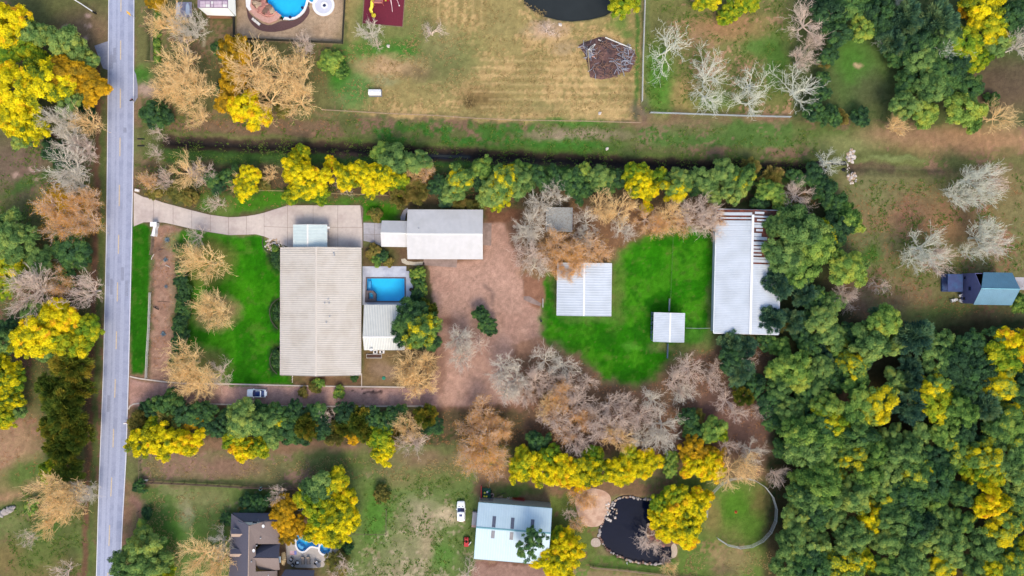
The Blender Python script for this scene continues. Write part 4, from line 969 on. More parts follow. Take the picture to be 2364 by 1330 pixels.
MB().lathe([(1.35,0),(1.35,.28),(1.05,.28),(1.05,.1)], n=24).build('rim', copw, t); MB().lathe([(1.04,.0),(1.04,.14),(.02,.14)], n=24).build('water', mat('basin_blue', lin(40,160,214), .15, .05, 1), t)
bed = structure_sheet('mulch_bed', smooth([(566,5),(570,26),(572,42),(584,60),(600,71),(628,75),(660,70),(690,58),(706,44),(716,28),(712,10),(704,30),(690,42),(670,49),(650,48),(640,52),(622,60),(600,52),(580,35),(570,20)], 1), mat('mulch', lin(98,72,72), .95, .3, 4, .4), .03)
def pool_chair(px, py, rz, label):
    t = thing('pool_chair', label, 'chair', (*P(px, py), .03), rz, 'white chairs on the mulch bed')
    MB().rbox((0,0,.4), (.62,.6,.06)).build('seat', whitep, t); MB().rbox((-.3,0,.75), (.07,.6,.65), 0, -.3).build('backrest', whitep, t)
    for a in (-1,1):
        for b_ in (-1,1): MB().box(a*.26-.03,b_*.26-.03,0,a*.26+.03,b_*.26+.03,.38).build('leg', whitep, t)
pool_chair(589,49,-.7,'left white chair on the dark mulch bed by the lagoon pool'); pool_chair(594,53,-.7,'middle white chair on the dark mulch bed by the lagoon pool'); pool_chair(599,57,-.7,'right white chair on the dark mulch bed by the lagoon pool')

# small boats on a grey deck
t = pxr('grey timber deck holding two white rounded hulls, upper left', 'timber_deck', 'deck', 425, 23)
for k in range(9): MB().box(-1.95 + k*.44, -1.9, .1, -1.95 + k*.44 + .40, 1.9, .2).build('plank', mat('grey_plank', lin(150,148,168), .85, .2, 3), t)
for y_ in (-1.5, 0, 1.5): MB().box(-1.95, y_-.06, 0, 2.0, y_+.06, .095).build('joist', woodm, t)
for px, lb in ((412,'left white rounded hull lying on the grey timber deck'), (434.5,'right white rounded hull lying on the grey timber deck')):
    t = thing('small_boat', lb, 'boat', (*P(px, 22), .2), 0, 'white hulls on the grey deck'); mb = MB(); prof = []
    for i in range(9):
        s = i / 8; w = .52 * (1 - max(0, s - .55) ** 2 * 3.2); prof.append((-1.45 + 2.9 * s, max(w, .08), .38 * (1 - .25 * s)))
    vs = []
    for y_, w, h_ in prof:
        for a in range(7): an = math.pi * a / 6; vs.append((w * math.cos(an), y_, .02 + h_ * math.sin(an)))
    fs = [(i*7+k, i*7+k+1, (i+1)*7+k+1, (i+1)*7+k) for i in range(8) for k in range(6)] + [tuple(range(6,-1,-1)), tuple(56+k for k in range(7))]
    mb.add(vs, fs).build('hull', mat('pale_blue_hull', lin(206,222,242), .4, .05, 2), t, True); MB().box(-.04,-1.4,.38,.04,1.1,.43).build('keel', trimm, t)

# ------------------------------------------------------------------ playground
o = structure_sheet('rubber_mat', [(844,-40),(936,-40),(929,61),(838,53)], mat('maroon_rubber', lin(112,38,56), .95, .12, 3, .2), .06)
kerb([(842.5,-40),(836.8,54.2),(929.5,62.4),(937.5,-40)], .14, .1, woodm)
t = pxr('wooden play tower with yellow tube slide on the maroon mat', 'play_tower', 'playset', 872, 4)
for a in (-1,1):
    for b_ in (-1,1): MB().box(a*1.1-.08+.4,b_*1.0-.08,0,a*1.1+.08+.4,b_*1.0+.08,3.0).build('post', mat('red_brown_wood', lin(176,92,88), .8, .15, 3), t)
for k in range(6): MB().box(-.75 + k*.4, -1.05, 1.5, -.75 + k*.4+.36, 1.05, 1.58).build('deck_plank', mat('pink_wood', lin(206,136,132), .8, .12, 3), t)
for b_ in (-1.05, 1.0): MB().box(-.8,b_,1.6,1.6,b_+.05,2.3).build('railing', MATS['pink_wood'], t)
pts = [(-.9,-.2,1.75),(-1.1,-.9,1.6),(-1.2,-1.7,1.2),(-1.6,-2.3,.9),(-1.4,-2.9,.6),(-1.0,-3.3,.42)]
MB().tube(pts, .42, 10).build('tube_slide', yellowp, t, True); MB().lathe([(.5,.0),(.55,.3),(.45,.35),(.42,.1)], (-.95,-3.5,.05), 14).build('slide_exit', yellowp, t)
t = pxr('pale swing frame with red seats right of the play tower', 'swing_frame', 'swing', 906, 4)
MB().tube([(-2.6,.5,2.4),(1.2,.5,2.4)], .07).build('top_bar', mat('pink_white_pipe', lin(232,200,206), .5, .05, 3), t)
for a, b_ in (((0.0,.5,2.4),(.0,-2.6,0)), ((.0,.5,2.4),(.1,3.2,0)), ((1.2,.5,2.4),(1.7,-1.0,0)), ((1.2,.5,2.4),(1.6,3.0,0)), ((-.35,.5,2.4),(.0,-1.4,1.05))): MB().tube([a, b_], .06).build('leg', MATS['pink_white_pipe'], t)
for x in (-2.2,-1.6,-1.0):
    s = MB().rbox((x,.0,.6), (.45,.22,.05)).build('swing_seat', redm if x != -1.6 else yellowp, t)
    MB().tube([(x-.2,.5,2.4),(x-.2,.0,.62)], .025, 4).build('chain', redm, s); MB().tube([(x+.2,.5,2.4),(x+.2,.0,.62)], .025, 4).build('chain', redm, s)
MB().lathe([(.02,-.17),(.13,-.12),(.17,0),(.13,.12),(.02,.17)], (1.72,-1.05,.17), 10).build('foot_cap', trimm, t)

# ------------------------------------------------------------------ fences
def fence(label, pts_px, hgt, sp, rails, m, post=.09, rail=.05, name='fence', board=False, group=None, cat='fence'):
    w = [Vector(p) for p in PP(pts_px)]; c = w[0]
    t = thing(name, label, cat, (c.x, c.y, 0), 0, group)
    pm = MB().box(-post/2,-post/2,0,post/2,post/2,hgt).mesh('post', m)
    for i in range(len(w) - 1):
        a, b_ = w[i] - c, w[i+1] - c; L = (b_ - a).length; n = max(1, round(L / sp)); ang = math.atan2((b_-a).y, (b_-a).x)
        for k in range(n + (1 if i == len(w) - 2 else 0)):
            p = a + (b_ - a) * k / n; link('post', pm, t, (p.x, p.y, 0), (0, 0, ang))
        for z in rails:
            if board:
                mb = MB(); mid = (a + b_) / 2; mb.rbox((mid.x, mid.y, z), (L, rail * .7, rail * 3), ang); mb.build('rail', m, t)
            else: MB().tube([(a.x,a.y,z),(b_.x,b_.y,z)], rail, 5).build('rail', m, t)
    return t
pipe = mat('pale_pipe', lin(206,204,196), .5, .1, 2); pipeg = mat('grey_pipe', lin(160,168,172), .5, .12, 2); wire = mat('brown_wire', lin(120,104,88), .8, .2, 2)
fence('dark timber fence around the sandy pool yard', [(543,38),(543,91),(792,101.5),(800,-40)], 1.5, 2.4, (.25,.6,.95,1.3), darkwood, .14, .09, board=True)
fence('pale pipe fence running down between tan meadow and bare tree meadow', [(1488,-40),(1487,20),(1483,140),(1481,236)], 1.5, 3.0, (.5,1.0,1.48), pipe, .12, .09)
fence('grey pipe fence along the lower side of the bare tree meadow', [(1500,262),(1590,265),(1700,269),(1822,272)], 1.4, 3.0, (.5,.95,1.38), pipeg, .11, .08)
fence('thin weathered fence between tan meadow and the ditch', [(745,255),(800,258),(900,264),(1000,268),(1100,275),(1200,279),(1340,281),(1478,285)], 1.0, 5.0, (.4,.95), mat('rusty_wire', lin(176,150,128), .7, .2, 2), .1, .045)
fence('pale pipe fence on the left of the planted gravel strip', [(350,676),(347,760),(343,820),(341,872)], 1.25, 3.2, (.45,.85,1.22), pipe, .12, .07)
fence('leaning grey timber fence below the white entrance wall', [(357,541),(355,570),(351,588)], 1.3, 1.4, (.35,.8,1.2), woodm, .14, .08, board=True)
fence('thin pole fence along the lawn behind the yellow trees', [(520,437),(600,441),(660,442)], 1.0, 4, (.9,), mat('pale_log', lin(168,150,110), .8, .2, 2), .1, .07)
fence('thin pole fence right of the yellow trees above the concrete pad', [(765,448),(830,450),(895,452)], 1.0, 4, (.9,), MATS['pale_log'], .1, .07)
fence('wire fence crossing the paddock above the small shelter', [(1553,536),(1549,630),(1545.5,716)], 1.2, 4.5, (.4,.8,1.15), mat('green_wire', lin(84,118,60), .6, .2, 2), .08, .015)
fence('dark gate panel above the small paddock shelter', [(1544,690),(1543,718)], 1.3, 1.4, (.3,.7,1.25), steel, .1, .05, 'gate', cat='gate')
fence('dark gate panel below the small paddock shelter', [(1540,793),(1539,826)], 1.3, 1.7, (.3,.7,1.25), MATS['blue_panel'], .12, .08, 'gate', cat='gate')
fence('short pipe fence from the small shelter to the long barn', [(1582,757),(1612,758),(1643,757)], 1.2, 1.6, (.5,1.15), steel, .1, .05)
fence('short white rail beside the grey concrete ramp of the gravel yard', [(1253,690),(1253,709)], 1.1, 1.0, (.5,1.05), trimm, .12, .06)
fence('brown boundary fence above the brown house', [(332,1112),(400,1114),(480,1118),(560,1123),(700,1127),(758,1131)], 1.5, 2.5, (.4,.9,1.4), mat('brown_fence', lin(112,92,84), .85, .2, 2), .13, .08, board=True)
fence('wire fence along the road side of the south neighbour', [(326,1062),(326,1108)], 1.3, 2.6, (.5,1.2), wire, .12, .05)
fence('wire fence along the road below the dark bush', [(321,1180),(319,1240),(316,1340)], 1.3, 3.0, (.5,1.2), wire, .12, .05)
fence('thin fence closing the small green yard right of the brown house', [(893,1175),(892,1232),(818,1231)], 1.1, 3, (.5,1.0), wire, .1, .035)
fence('pale timber fence below the dark pond', [(1362,1306),(1370,1309),(1430,1314),(1500,1322),(1560,1330),(1640,1338)], 1.0, 3, (.35,.9), mat('tan_timber', lin(182,152,128), .8, .15, 2), .14, .09, board=True)
fence('green post fence along the verge lawn edge by the pool yard hedge', [(355,38),(354,142)], 1.2, 2.5, (.4,.8,1.15), woodm, .1, .05)
# round pen
t = thing('round_pen', 'round riding pen of pale panels on green grass near the wood', 'pen', (*P(1709,1181), 0))
R0 = 8.7; n = 18; skip = {5, 6, 10}
for k in range(n):
    if k in (9, 10): continue
    a0, a1 = 2*math.pi*k/n + .12, 2*math.pi*(k+1)/n + .12
    p0, p1 = (R0*math.cos(a0), R0*math.sin(a0)), (R0*math.cos(a1), R0*math.sin(a1)); pn = MB()
    for z in (.2,.5,.8,1.1,1.4,1.65): pn.tube([(*p0,z),(*p1,z)], .03 if z < 1.6 else .055, 5)
    pn.build('panel_rails', mat('pen_steel', lin(176,180,178), .45, .12, 2), t); MB().tube([(*p0,0),(*p0,1.75)], .06, 6).build('post', MATS['pen_steel'], t)
t = pxr('small orange cone in the middle of the round riding pen', 'training_cone', 'cone', 1699, 1182)
MB().box(-.3,-.3,0,.3,.3,.05).build('base', mat('orange_plastic', lin(206,92,44), .6), t); MB().lathe([(.24,.05),(.05,.6),(.02,.6)], n=12).build('body', MATS['orange_plastic'], t)

# ------------------------------------------------------------------ entrance wall, road sign, mailboxes
t = pxr('white curved entrance wall with square pillar below the concrete drive', 'entrance_wall', 'wall', 361, 528)
MB().box(-.55,.55,0,.75,1.35,1.5).build('pillar', trimm, t); MB().box(-.7,.4,1.503,.9,1.5,1.62).build('cap', copw, t)
mb = MB(); ou, inn = [], []
for k in range(7):
    a = -.1 + k * .12; ou.append((.65 - .55 * k/6 - .1*math.sin(k), .5 - k*.42)); inn.append((-.1 - .62 * (k/6) ** 1.6, .5 - k*.40))
MB().prism(ou + inn[::-1], 0, 1.3).build('wing', copw, t)
t = pxr('short pale kerb block beside the road at the drive entrance', 'kerb_block', 'block', 318, 440); MB().rbox((0,0,.2),(1.2,.7,.4),-.2).build('block', kerbm, t); MB().rbox((0,0,.42),(1.0,.5,.04),-.2).build('top', trimm, t)
t = pxr('yellow road warning sign on a post beside the upper road edge', 'road_sign', 'sign', 313, 42)
MB().tube([(0,0,0),(0,0,2.4)], .05).build('post', steel, t); MB().add([(-.9,.35,2.2),(-.15,-.25,1.75),(.05,.25,2.45),(-.7,.75,2.8),(-.87,.33,2.24),(-.12,-.27,1.79),(.08,.23,2.49),(-.67,.73,2.84)],[(0,1,2,3),(7,6,5,4),(0,4,5,1),(1,5,6,2),(2,6,7,3),(3,7,4,0)]).build('plate', mat('sign_orange', lin(226,178,72), .5), t)
def mailbox(px, py, rz, label, m):
    t = thing('mailbox', label, 'mailbox', (*P(px, py), 0), rz); MB().box(-.06,-.06,0,.06,.06,1.1).build('post', woodm, t)
    mb = MB(); vs = []
    for x in (-.45, .45):
        for a in range(8): an = math.pi * a / 7; vs.append((x, .2*math.cos(an), 1.15 + .22*math.sin(an)))
    mb.add(vs, [(k,k+1,8+k+1,8+k) for k in range(7)] + [(7,6,5,4,3,2,1,0), tuple(8+k for k in range(8)), (0,8,15,7)]); mb.build('box', m, t); MB().box(.0,.2,1.2,.2,.23,1.45).build('flag', redm, t)
mailbox(296, 975, .1, 'white mailbox at the road edge by the yellow tree', whitep); mailbox(306, 972, 1.2, 'dark mailbox just right of the white mailbox at the road edge', blackm); mailbox(310, 234, .4, 'dark mailbox beside the road near the dark green shrub', blackm)
t = pxr('long pale barrier pole lying across brown ground at top left', 'barrier_gate', 'gate', 222, 32)
MB().tube([P0 for P0 in [(0,0,1.1),(-3.0,2.0,1.1),(-5.6,3.6,1.1)]], .12, 8).build('pole', copw, t); MB().box(-.15,-.15,0,.15,.15,1.3).build('post', blackm, t); MB().box(-5.7,3.5,0,-5.5,3.7,1.2).build('rest', woodm, t)
t = pxr('pale boulder heap at the lower left edge of the photo', 'boulder_heap', 'rocks', 22, 1180)
for x, y, r in [(-2,-.6,1.1),(-.8,-.1,1.0),(.4,.5,.9),(1.3,1.0,.6),(-.2,.9,.5)]: rock(t, x, y, .3, r, 'grey_rock', rr, 'boulder')
# agaves on the planted strip
agm = mat('agave_leaf', lin(110,134,148), .6, .12, 3)
def agave(px, py, r, label):
    t = thing('agave', label, 'agave', (*P(px, py), 0), 0, 'agaves on the gravel strip'); rg = random.Random(px)
    for ring_, (n, tilt, L) in enumerate([(9, .25, 1.0), (8, .65, .85), (5, 1.1, .6)]):
        for k in range(n):
            a = 2*math.pi*(k + .5*ring_)/n + rg.uniform(-.15,.15); L2 = L * r * rg.uniform(.85,1.1); d = Vector((math.cos(a)*math.cos(tilt), math.sin(a)*math.cos(tilt), math.sin(tilt))); sd = Vector((-math.sin(a), math.cos(a), 0)) * .09 * r
            b0 = d * .1; m_ = d * L2 * .5 + Vector((0,0,-.03)); tip = d * L2
            MB().add([tuple(b0 - sd*.7), tuple(b0 + sd*.7), tuple(m_ + sd*1.3), tuple(tip), tuple(m_ - sd*1.3), tuple(m_ + Vector((0,0,.08*r)))], [(0,1,5),(1,2,5),(2,3,5),(3,4,5),(4,0,5)]).build('leaf', agm, t, loc=(0,0,.06))
agave(387,554,.95,'topmost blue grey agave on the gravel strip'); agave(383,600,.8,'second agave from the top on the gravel strip'); agave(384,662,.6,'small agave in the middle of the gravel strip'); agave(378,771,.9,'lowest blue grey agave on the gravel strip')
def log(label, px, py, L, r, rz, m, name='log'):
    t = thing(name, label, 'log', (*P(px, py), 0), rz); MB().tube([(-L/2,0,r),(-L*.15,.06*L,r*1.1),(L*.2,.02*L,r),(L/2,0,r*.9)], r, 7, r*.7).build('stem', m, t)
    MB().tube([(L*.1,0,r),(L*.25,L*.18,r*1.6)], r*.45, 5, r*.2).build('branch_stub', m, t)
pale_log = MATS['pale_log']; wl = mat('white_driftwood', lin(214,206,196), .8, .15, 3)
log('white driftwood stick beside the leaning timber fence', 353, 593, 1.5, .09, 1.1, wl); log('pale driftwood beside the second agave', 388, 615, 1.2, .1, -.4, wl); log('brown driftwood lying between the upper agaves', 372, 578, 1.6, .12, .3, rockm['brown_rock']); log('tan driftwood near the second agave', 374, 606, 1.4, .1, .9, pale_log)
log('thin dark pole lying across the gravel strip', 378, 697.5, 3.2, .05, 0, darkwood)
t = pxr('dark low metal yard figure on the gravel strip below the pole', 'yard_ornament', 'ornament', 363, 712)
MB().tube([(-.5,.3,.3),(0,0,.45),(.5,-.3,.35)], .16, 8, .12).build('body', blackm, t); MB().lathe([(.02,-.12),(.14,0),(.02,.14)], (-.62,.38,.5), 8).build('head', blackm, t)
for x, y in ((-.4,.32),(-.3,.1),(.3,-.1),(.42,-.32)): MB().tube([(x,y,0),(x,y,.34)], .04, 5).build('leg', blackm, t)
# landscape edging and rock bed in front of the house
edgem = mat('dark_edging', lin(70,72,58), .9, .2, 4)
for lb, pts in (('dark curved edging of the middle bed beside the beige house', [(646,688),(636,694),(628,702),(623,714),(623,726),(626,740),(634,752),(642,760)]), ('dark curved edging of the lowest bed beside the beige house', [(645,800),(636,806),(628,815),(623,828),(624,842),(630,854),(640,864)]), ('dark curved edging around the pale rock bed', [(608,549),(606,560),(608,572),(616,580),(625,586),(634,600),(644,604)])):
    q = PP(pts); t = thing('bed_edging', lb, 'edging', (*q[0], 0)); strip([(x, y) for x, y in pts], .22, 0, .15).build('edging', edgem, None).parent = t
    t.children[0].location = (-q[0][0], -q[0][1], 0)
t = pxr('bed of pale rocks at the corner of drive and beige house', 'rock_bed', 'rocks', 629, 565); rg = random.Random(4)
for k in range(70):
    a, d = rg.uniform(0, 6.28), math.sqrt(rg.random()); x, y = d*1.9*math.cos(a), d*1.6*math.sin(a); rock(t, x, y, .08, rg.uniform(.14,.3), rg.choice(['pale_rock','grey_rock','tan_rock','pale_rock']), rg)
for k in range(9): rock(t, 1.4 + k*.32, 1.0 - k*.33, .08, .2, 'pale_rock', rg)
t = pxr('green round septic lid on the brown yard below the pool house', 'septic_lid', 'lid', 886, 873); MB().lathe([(.45,0),(.45,.12),(.36,.16),(.02,.18)], n=18).build('lid', mat('teal_plastic', lin(28,134,108), .6, .1, 3), t); MB().rbox((0,0,.2),(.3,.06,.05)).build('handle', blackm, t)
t = pxr('white stone markers at the lower corner of the front lawn', 'stone_edging', 'stones', 675, 873)
for k in range(7): rock(t, .05*(k%2), .8 - k*.3, .06, .15, 'pale_rock', rg)
# ------------------------------------------------------------------ ditch culvert and riprap
t = pxr('pair of black culvert pipes at the right end of the ditch', 'culvert', 'culvert', 1886, 385)
for y_, h_ in ((.95,-.4),(-.75,-.65)): MB().tube([(-.3,y_,h_),(7.2,y_,h_)], .62, 14).build('pipe', mat('black_pipe', lin(20,22,26), .7, .1, 3), t)
def riprap(label, px, py, rx, ry, n, seed):
    t = pxr(label, 'riprap', 'rocks', px, py); rg = random.Random(seed)
    for k in range(n):
        a, d = rg.uniform(0, 6.28), math.sqrt(rg.random()); rock(t, d*rx*math.cos(a), d*ry*math.sin(a), .05, rg.uniform(.2,.45), rg.choice(['pale_rock','grey_rock','pale_rock','tan_rock']), rg)
riprap('upper heap of pale riprap stones at the end of the ditch', 1964, 360, 1.2, 1.6, 45, 1); riprap('lower heap of pale riprap stones at the end of the ditch', 1966, 411, 1.2, 1.4, 40, 2)
t = pxr('thin trail of loose stones between the two riprap heaps', 'loose_stones', 'stones', 1958, 386)
for k in range(14): rock(t, rg.uniform(-.3,.3), -2.0 + k*.3, 0, rg.uniform(.08,.2), 'pale_rock', rg)
t = pxr('two dark culvert mouths beside the road at the left end of the ditch', 'culvert', 'culvert', 332, 330)
for y_ in (1.0,-.7): MB().tube([(-1.6,y_,-.45),(.2,y_,-.45)], .5, 12).build('pipe', MATS['black_pipe'], t)
# ------------------------------------------------------------------ brush pile
t = pxr('large heap of grey branches and boards on the tan meadow', 'brush_pile', 'brush pile', 1405, 135); rg = random.Random(9)
HP = [(1338,106),(1352,100),(1385,88),(1395,86),(1430,100),(1458,114),(1466,130),(1462,148),(1452,165),(1440,166),(1412,178),(1390,182),(1365,176),(1360,160),(1352,125)]
n = len(HP); mb = MB(); vs = []; 
for f, z in ((1.06,-.03),(.92,.35),(.6,.75),(.25,.9)):
    for x, y in HP: q = P(1405 + (x-1405)*f, 135 + (y-135)*f); vs.append((q[0]-t.location.x + rg.uniform(-.15,.15), q[1]-t.location.y + rg.uniform(-.15,.15), z + (rg.uniform(-.25,.25) if z > 0 else 0)))
fs = [(l*n+i, l*n+(i+1)%n, (l+1)*n+(i+1)%n, (l+1)*n+i)[::-1] for l in range(3) for i in range(n)] + [tuple(3*n+i for i in range(n))[::-1]]
mb.add(vs, fs).build('mound', mat('brown_debris', lin(112,84,80), .95, .45, 3, .8, col2=lin(78,62,64), scale2=.8), t)
twm = [mat('grey_branch', lin(160,164,178), .8, .2, 3), mat('brown_branch', lin(140,108,92), .8, .2, 3), mat('dark_branch', lin(78,74,84), .8, .2, 3)]
tb = [[MB().tube([(-L/2,0,0),(-L/6,.07*L*s,.05),(L/5,-.05*L*s,.02),(L/2,.08*L*s,.1)], .085, 5, .04).mesh('branch', m) for L in (2.2,3.4) for s in (1,-1)] for m in twm]
for k in range(150):
    f = math.sqrt(rg.uniform(.12,1)); i = rg.randrange(n); x = 1405 + (HP[i][0]-1405)*f*rg.uniform(.7,1); y = 135 + (HP[i][1]-135)*f*rg.uniform(.7,1)
    g = 0 if (x > 1418 or x < 1372) and rg.random() < .8 else rg.choice([1,2,1]); q = P(x, y)
    link('branch', rg.choice(tb[g]), t, (q[0]-t.location.x, q[1]-t.location.y, .3 + .6*(1-f) + rg.uniform(.1,.6)), (rg.uniform(-.25,.25), rg.uniform(-.3,.3), rg.uniform(0,3.14)))
def pole(a, b_, r, m, nm='board', z=1.0): q0, q1 = P(*a), P(*b_); MB().tube([(q0[0]-t.location.x,q0[1]-t.location.y,z),(q1[0]-t.location.x,q1[1]-t.location.y,z*.7)], r, 4).build(nm, m, t)
pole((1396,90),(1457,114),.14,trimm); pole((1356,118),(1360,165),.12,pale_log); pole((1380,95),(1391,99),.12,trimm); pole((1366,134),(1380,134),.1,mat('salmon_board', lin(232,170,150), .7)); pole((1375,129),(1380,135),.09,MATS['salmon_board']); pole((1362,118),(1368,130),.09,wl)
for k in range(4): q = P(1361 + k*2.6, 115.5 - k*1.6); MB().rbox((q[0]-t.location.x, q[1]-t.location.y, 1.25), (.26,1.3,.08), -.7).build('board', trimm, t)
# white utility box on the meadow
t = pxr('white ribbed low container on grey skid in the tan meadow', 'storage_box', 'container', 867, 216)
MB().box(-1.65,-.85,.0,1.65,.85,.2).build('skid', mat('grey_skid', lin(112,116,128), .8), t); MB().box(-1.5,-.62,.2,1.5,.62,1.15).build('body', trimm, t)  # grey base is a painted shadow frame around the box
MB().add([(-1.55,-.68,1.16),(1.55,-.68,1.16),(1.55,0,1.35),(-1.55,0,1.35),(1.55,.68,1.16),(-1.55,.68,1.16)], [(0,1,2,3),(3,2,4,5),(0,3,5),(1,4,2)]).build('lid', copw, t); MB().box(-1.2,-.35,1.29,1.2,-.31,1.33).build('seam', steel, t)
for px, py, lb in ((1384,262,'pale feed sack lying on the tan meadow near its lower right corner'), (896,107,'white block on the green patch below the playground'), (1293,58,'white stone on the bank below the upper pond'), (1401,344,'white bag lying on grass beside the ditch')):
    t = pxr(lb, 'pale_sack', 'sack', px, py); rock(t, 0, 0, .12, .42, 'pale_rock', rg, 'bag'); rock(t, .25, .15, .1, .25, 'pale_rock', rg, 'bag_end')
# ------------------------------------------------------------------ pond stones and patio
t = pxr('ring of tan and grey stones around the dark pond', 'pond_edging', 'stones', 1470, 1225); rg = random.Random(21)
pp = POND_S; per = []
for i in range(len(pp)):
    a, b_ = pp[i], pp[(i+1)%len(pp)]; L = math.hypot(b_[0]-a[0], b_[1]-a[1]); k = 0
    while k < L: per.append((a[0]+(b_[0]-a[0])*k/L, a[1]+(b_[1]-a[1])*k/L)); k += 5.2
for x, y in per:
    if x > 1545 and y < 1290: continue
    q = P(x + rg.uniform(-1.5,1.5), y + rg.uniform(-1.5,1.5)); rock(t, q[0]-t.location.x, q[1]-t.location.y, -.1, rg.uniform(.18,.44), rg.choice(['tan_rock','grey_rock','brown_rock','grey_rock','brown_rock']), rg, 'stone')
for k in range(36): q = P(1412 + rg.uniform(-14,12), 1180 + rg.uniform(-18,22)); rock(t, q[0]-t.location.x, q[1]-t.location.y, .02, rg.uniform(.1,.4), rg.choice(['pale_rock','tan_rock','pale_rock']), rg, 'stone')
pat = structure_sheet('sand_patio', smooth([(1330,1140),(1352,1126),(1380,1128),(1402,1136),(1412,1150),(1408,1168),(1398,1190),(1392,1208),(1378,1217),(1355,1216),(1340,1203),(1332,1180),(1326,1160)], 2), mat('tan_sand', lin(206,174,152), .9, .14, 2.5, .3, col2=lin(186,150,128), scale2=.5), .05)
structure_sheet('cobble_pad', smooth([(1363,1250),(1368,1243),(1378,1241),(1385,1246),(1388,1258),(1380,1263),(1366,1262)], 2), mat('cobbles', lin(182,166,152), .9, .4, 6, .6), .08)
structure_sheet('pebble_beach', smooth([(1548,1262),(1556,1252),(1563,1262),(1564,1278),(1558,1288),(1549,1288),(1551,1275)], 2), mat('pebbles', lin(196,178,158), .9, .35, 6, .6), .06)
t = pxr('brown stone heap with dead roots on the right bank of the pond', 'stone_heap', 'rocks', 1520, 1238)
for k in range(46): q = P(1522 + rg.gauss(0,16), 1238 + rg.gauss(0,11)); rock(t, q[0]-t.location.x, q[1]-t.location.y, -.05, rg.uniform(.3,.75), rg.choice(['brown_rock','pink_rock','tan_rock','brown_rock']), rg, 'stone')
MB().box(.8,-.5,.6,1.1,.3,1.0).build('pale_slab', copw, t)
structure_sheet('pond_bank', smooth([(1490,1228),(1510,1208),(1540,1200),(1580,1215),(1575,1250),(1560,1262),(1530,1262),(1505,1255)],1), mat('bank_soil', lin(124,98,84), .95, .3, 3, .4), .02, -1.2)
t = pxr('white heron shaped figure at the top bank of the dark pond', 'bird_statue', 'statue', 1461, 1146); MB().tube([(-.15,0,.3),(0,0,.45),(.2,.05,.4)], .14, 8, .05).build('body', copw, t); MB().tube([(-.12,0,.45),(-.25,0,.75),(-.4,0,.78)], .05, 6, .02).build('neck', copw, t); MB().tube([(0,0,0),(0,0,.35)], .02, 4).build('leg', blackm, t)
t = pxr('white heron shaped figure at the bottom bank of the dark pond', 'bird_statue', 'statue', 1447, 1298); MB().tube([(0,-.15,.3),(0,0,.45),(0,.2,.4)], .14, 8, .05).build('body', copw, t); MB().tube([(0,-.12,.45),(0,-.25,.75),(0,-.4,.78)], .05, 6, .02).build('neck', copw, t); MB().tube([(0,0,0),(0,0,.35)], .02, 4).build('leg', blackm, t)
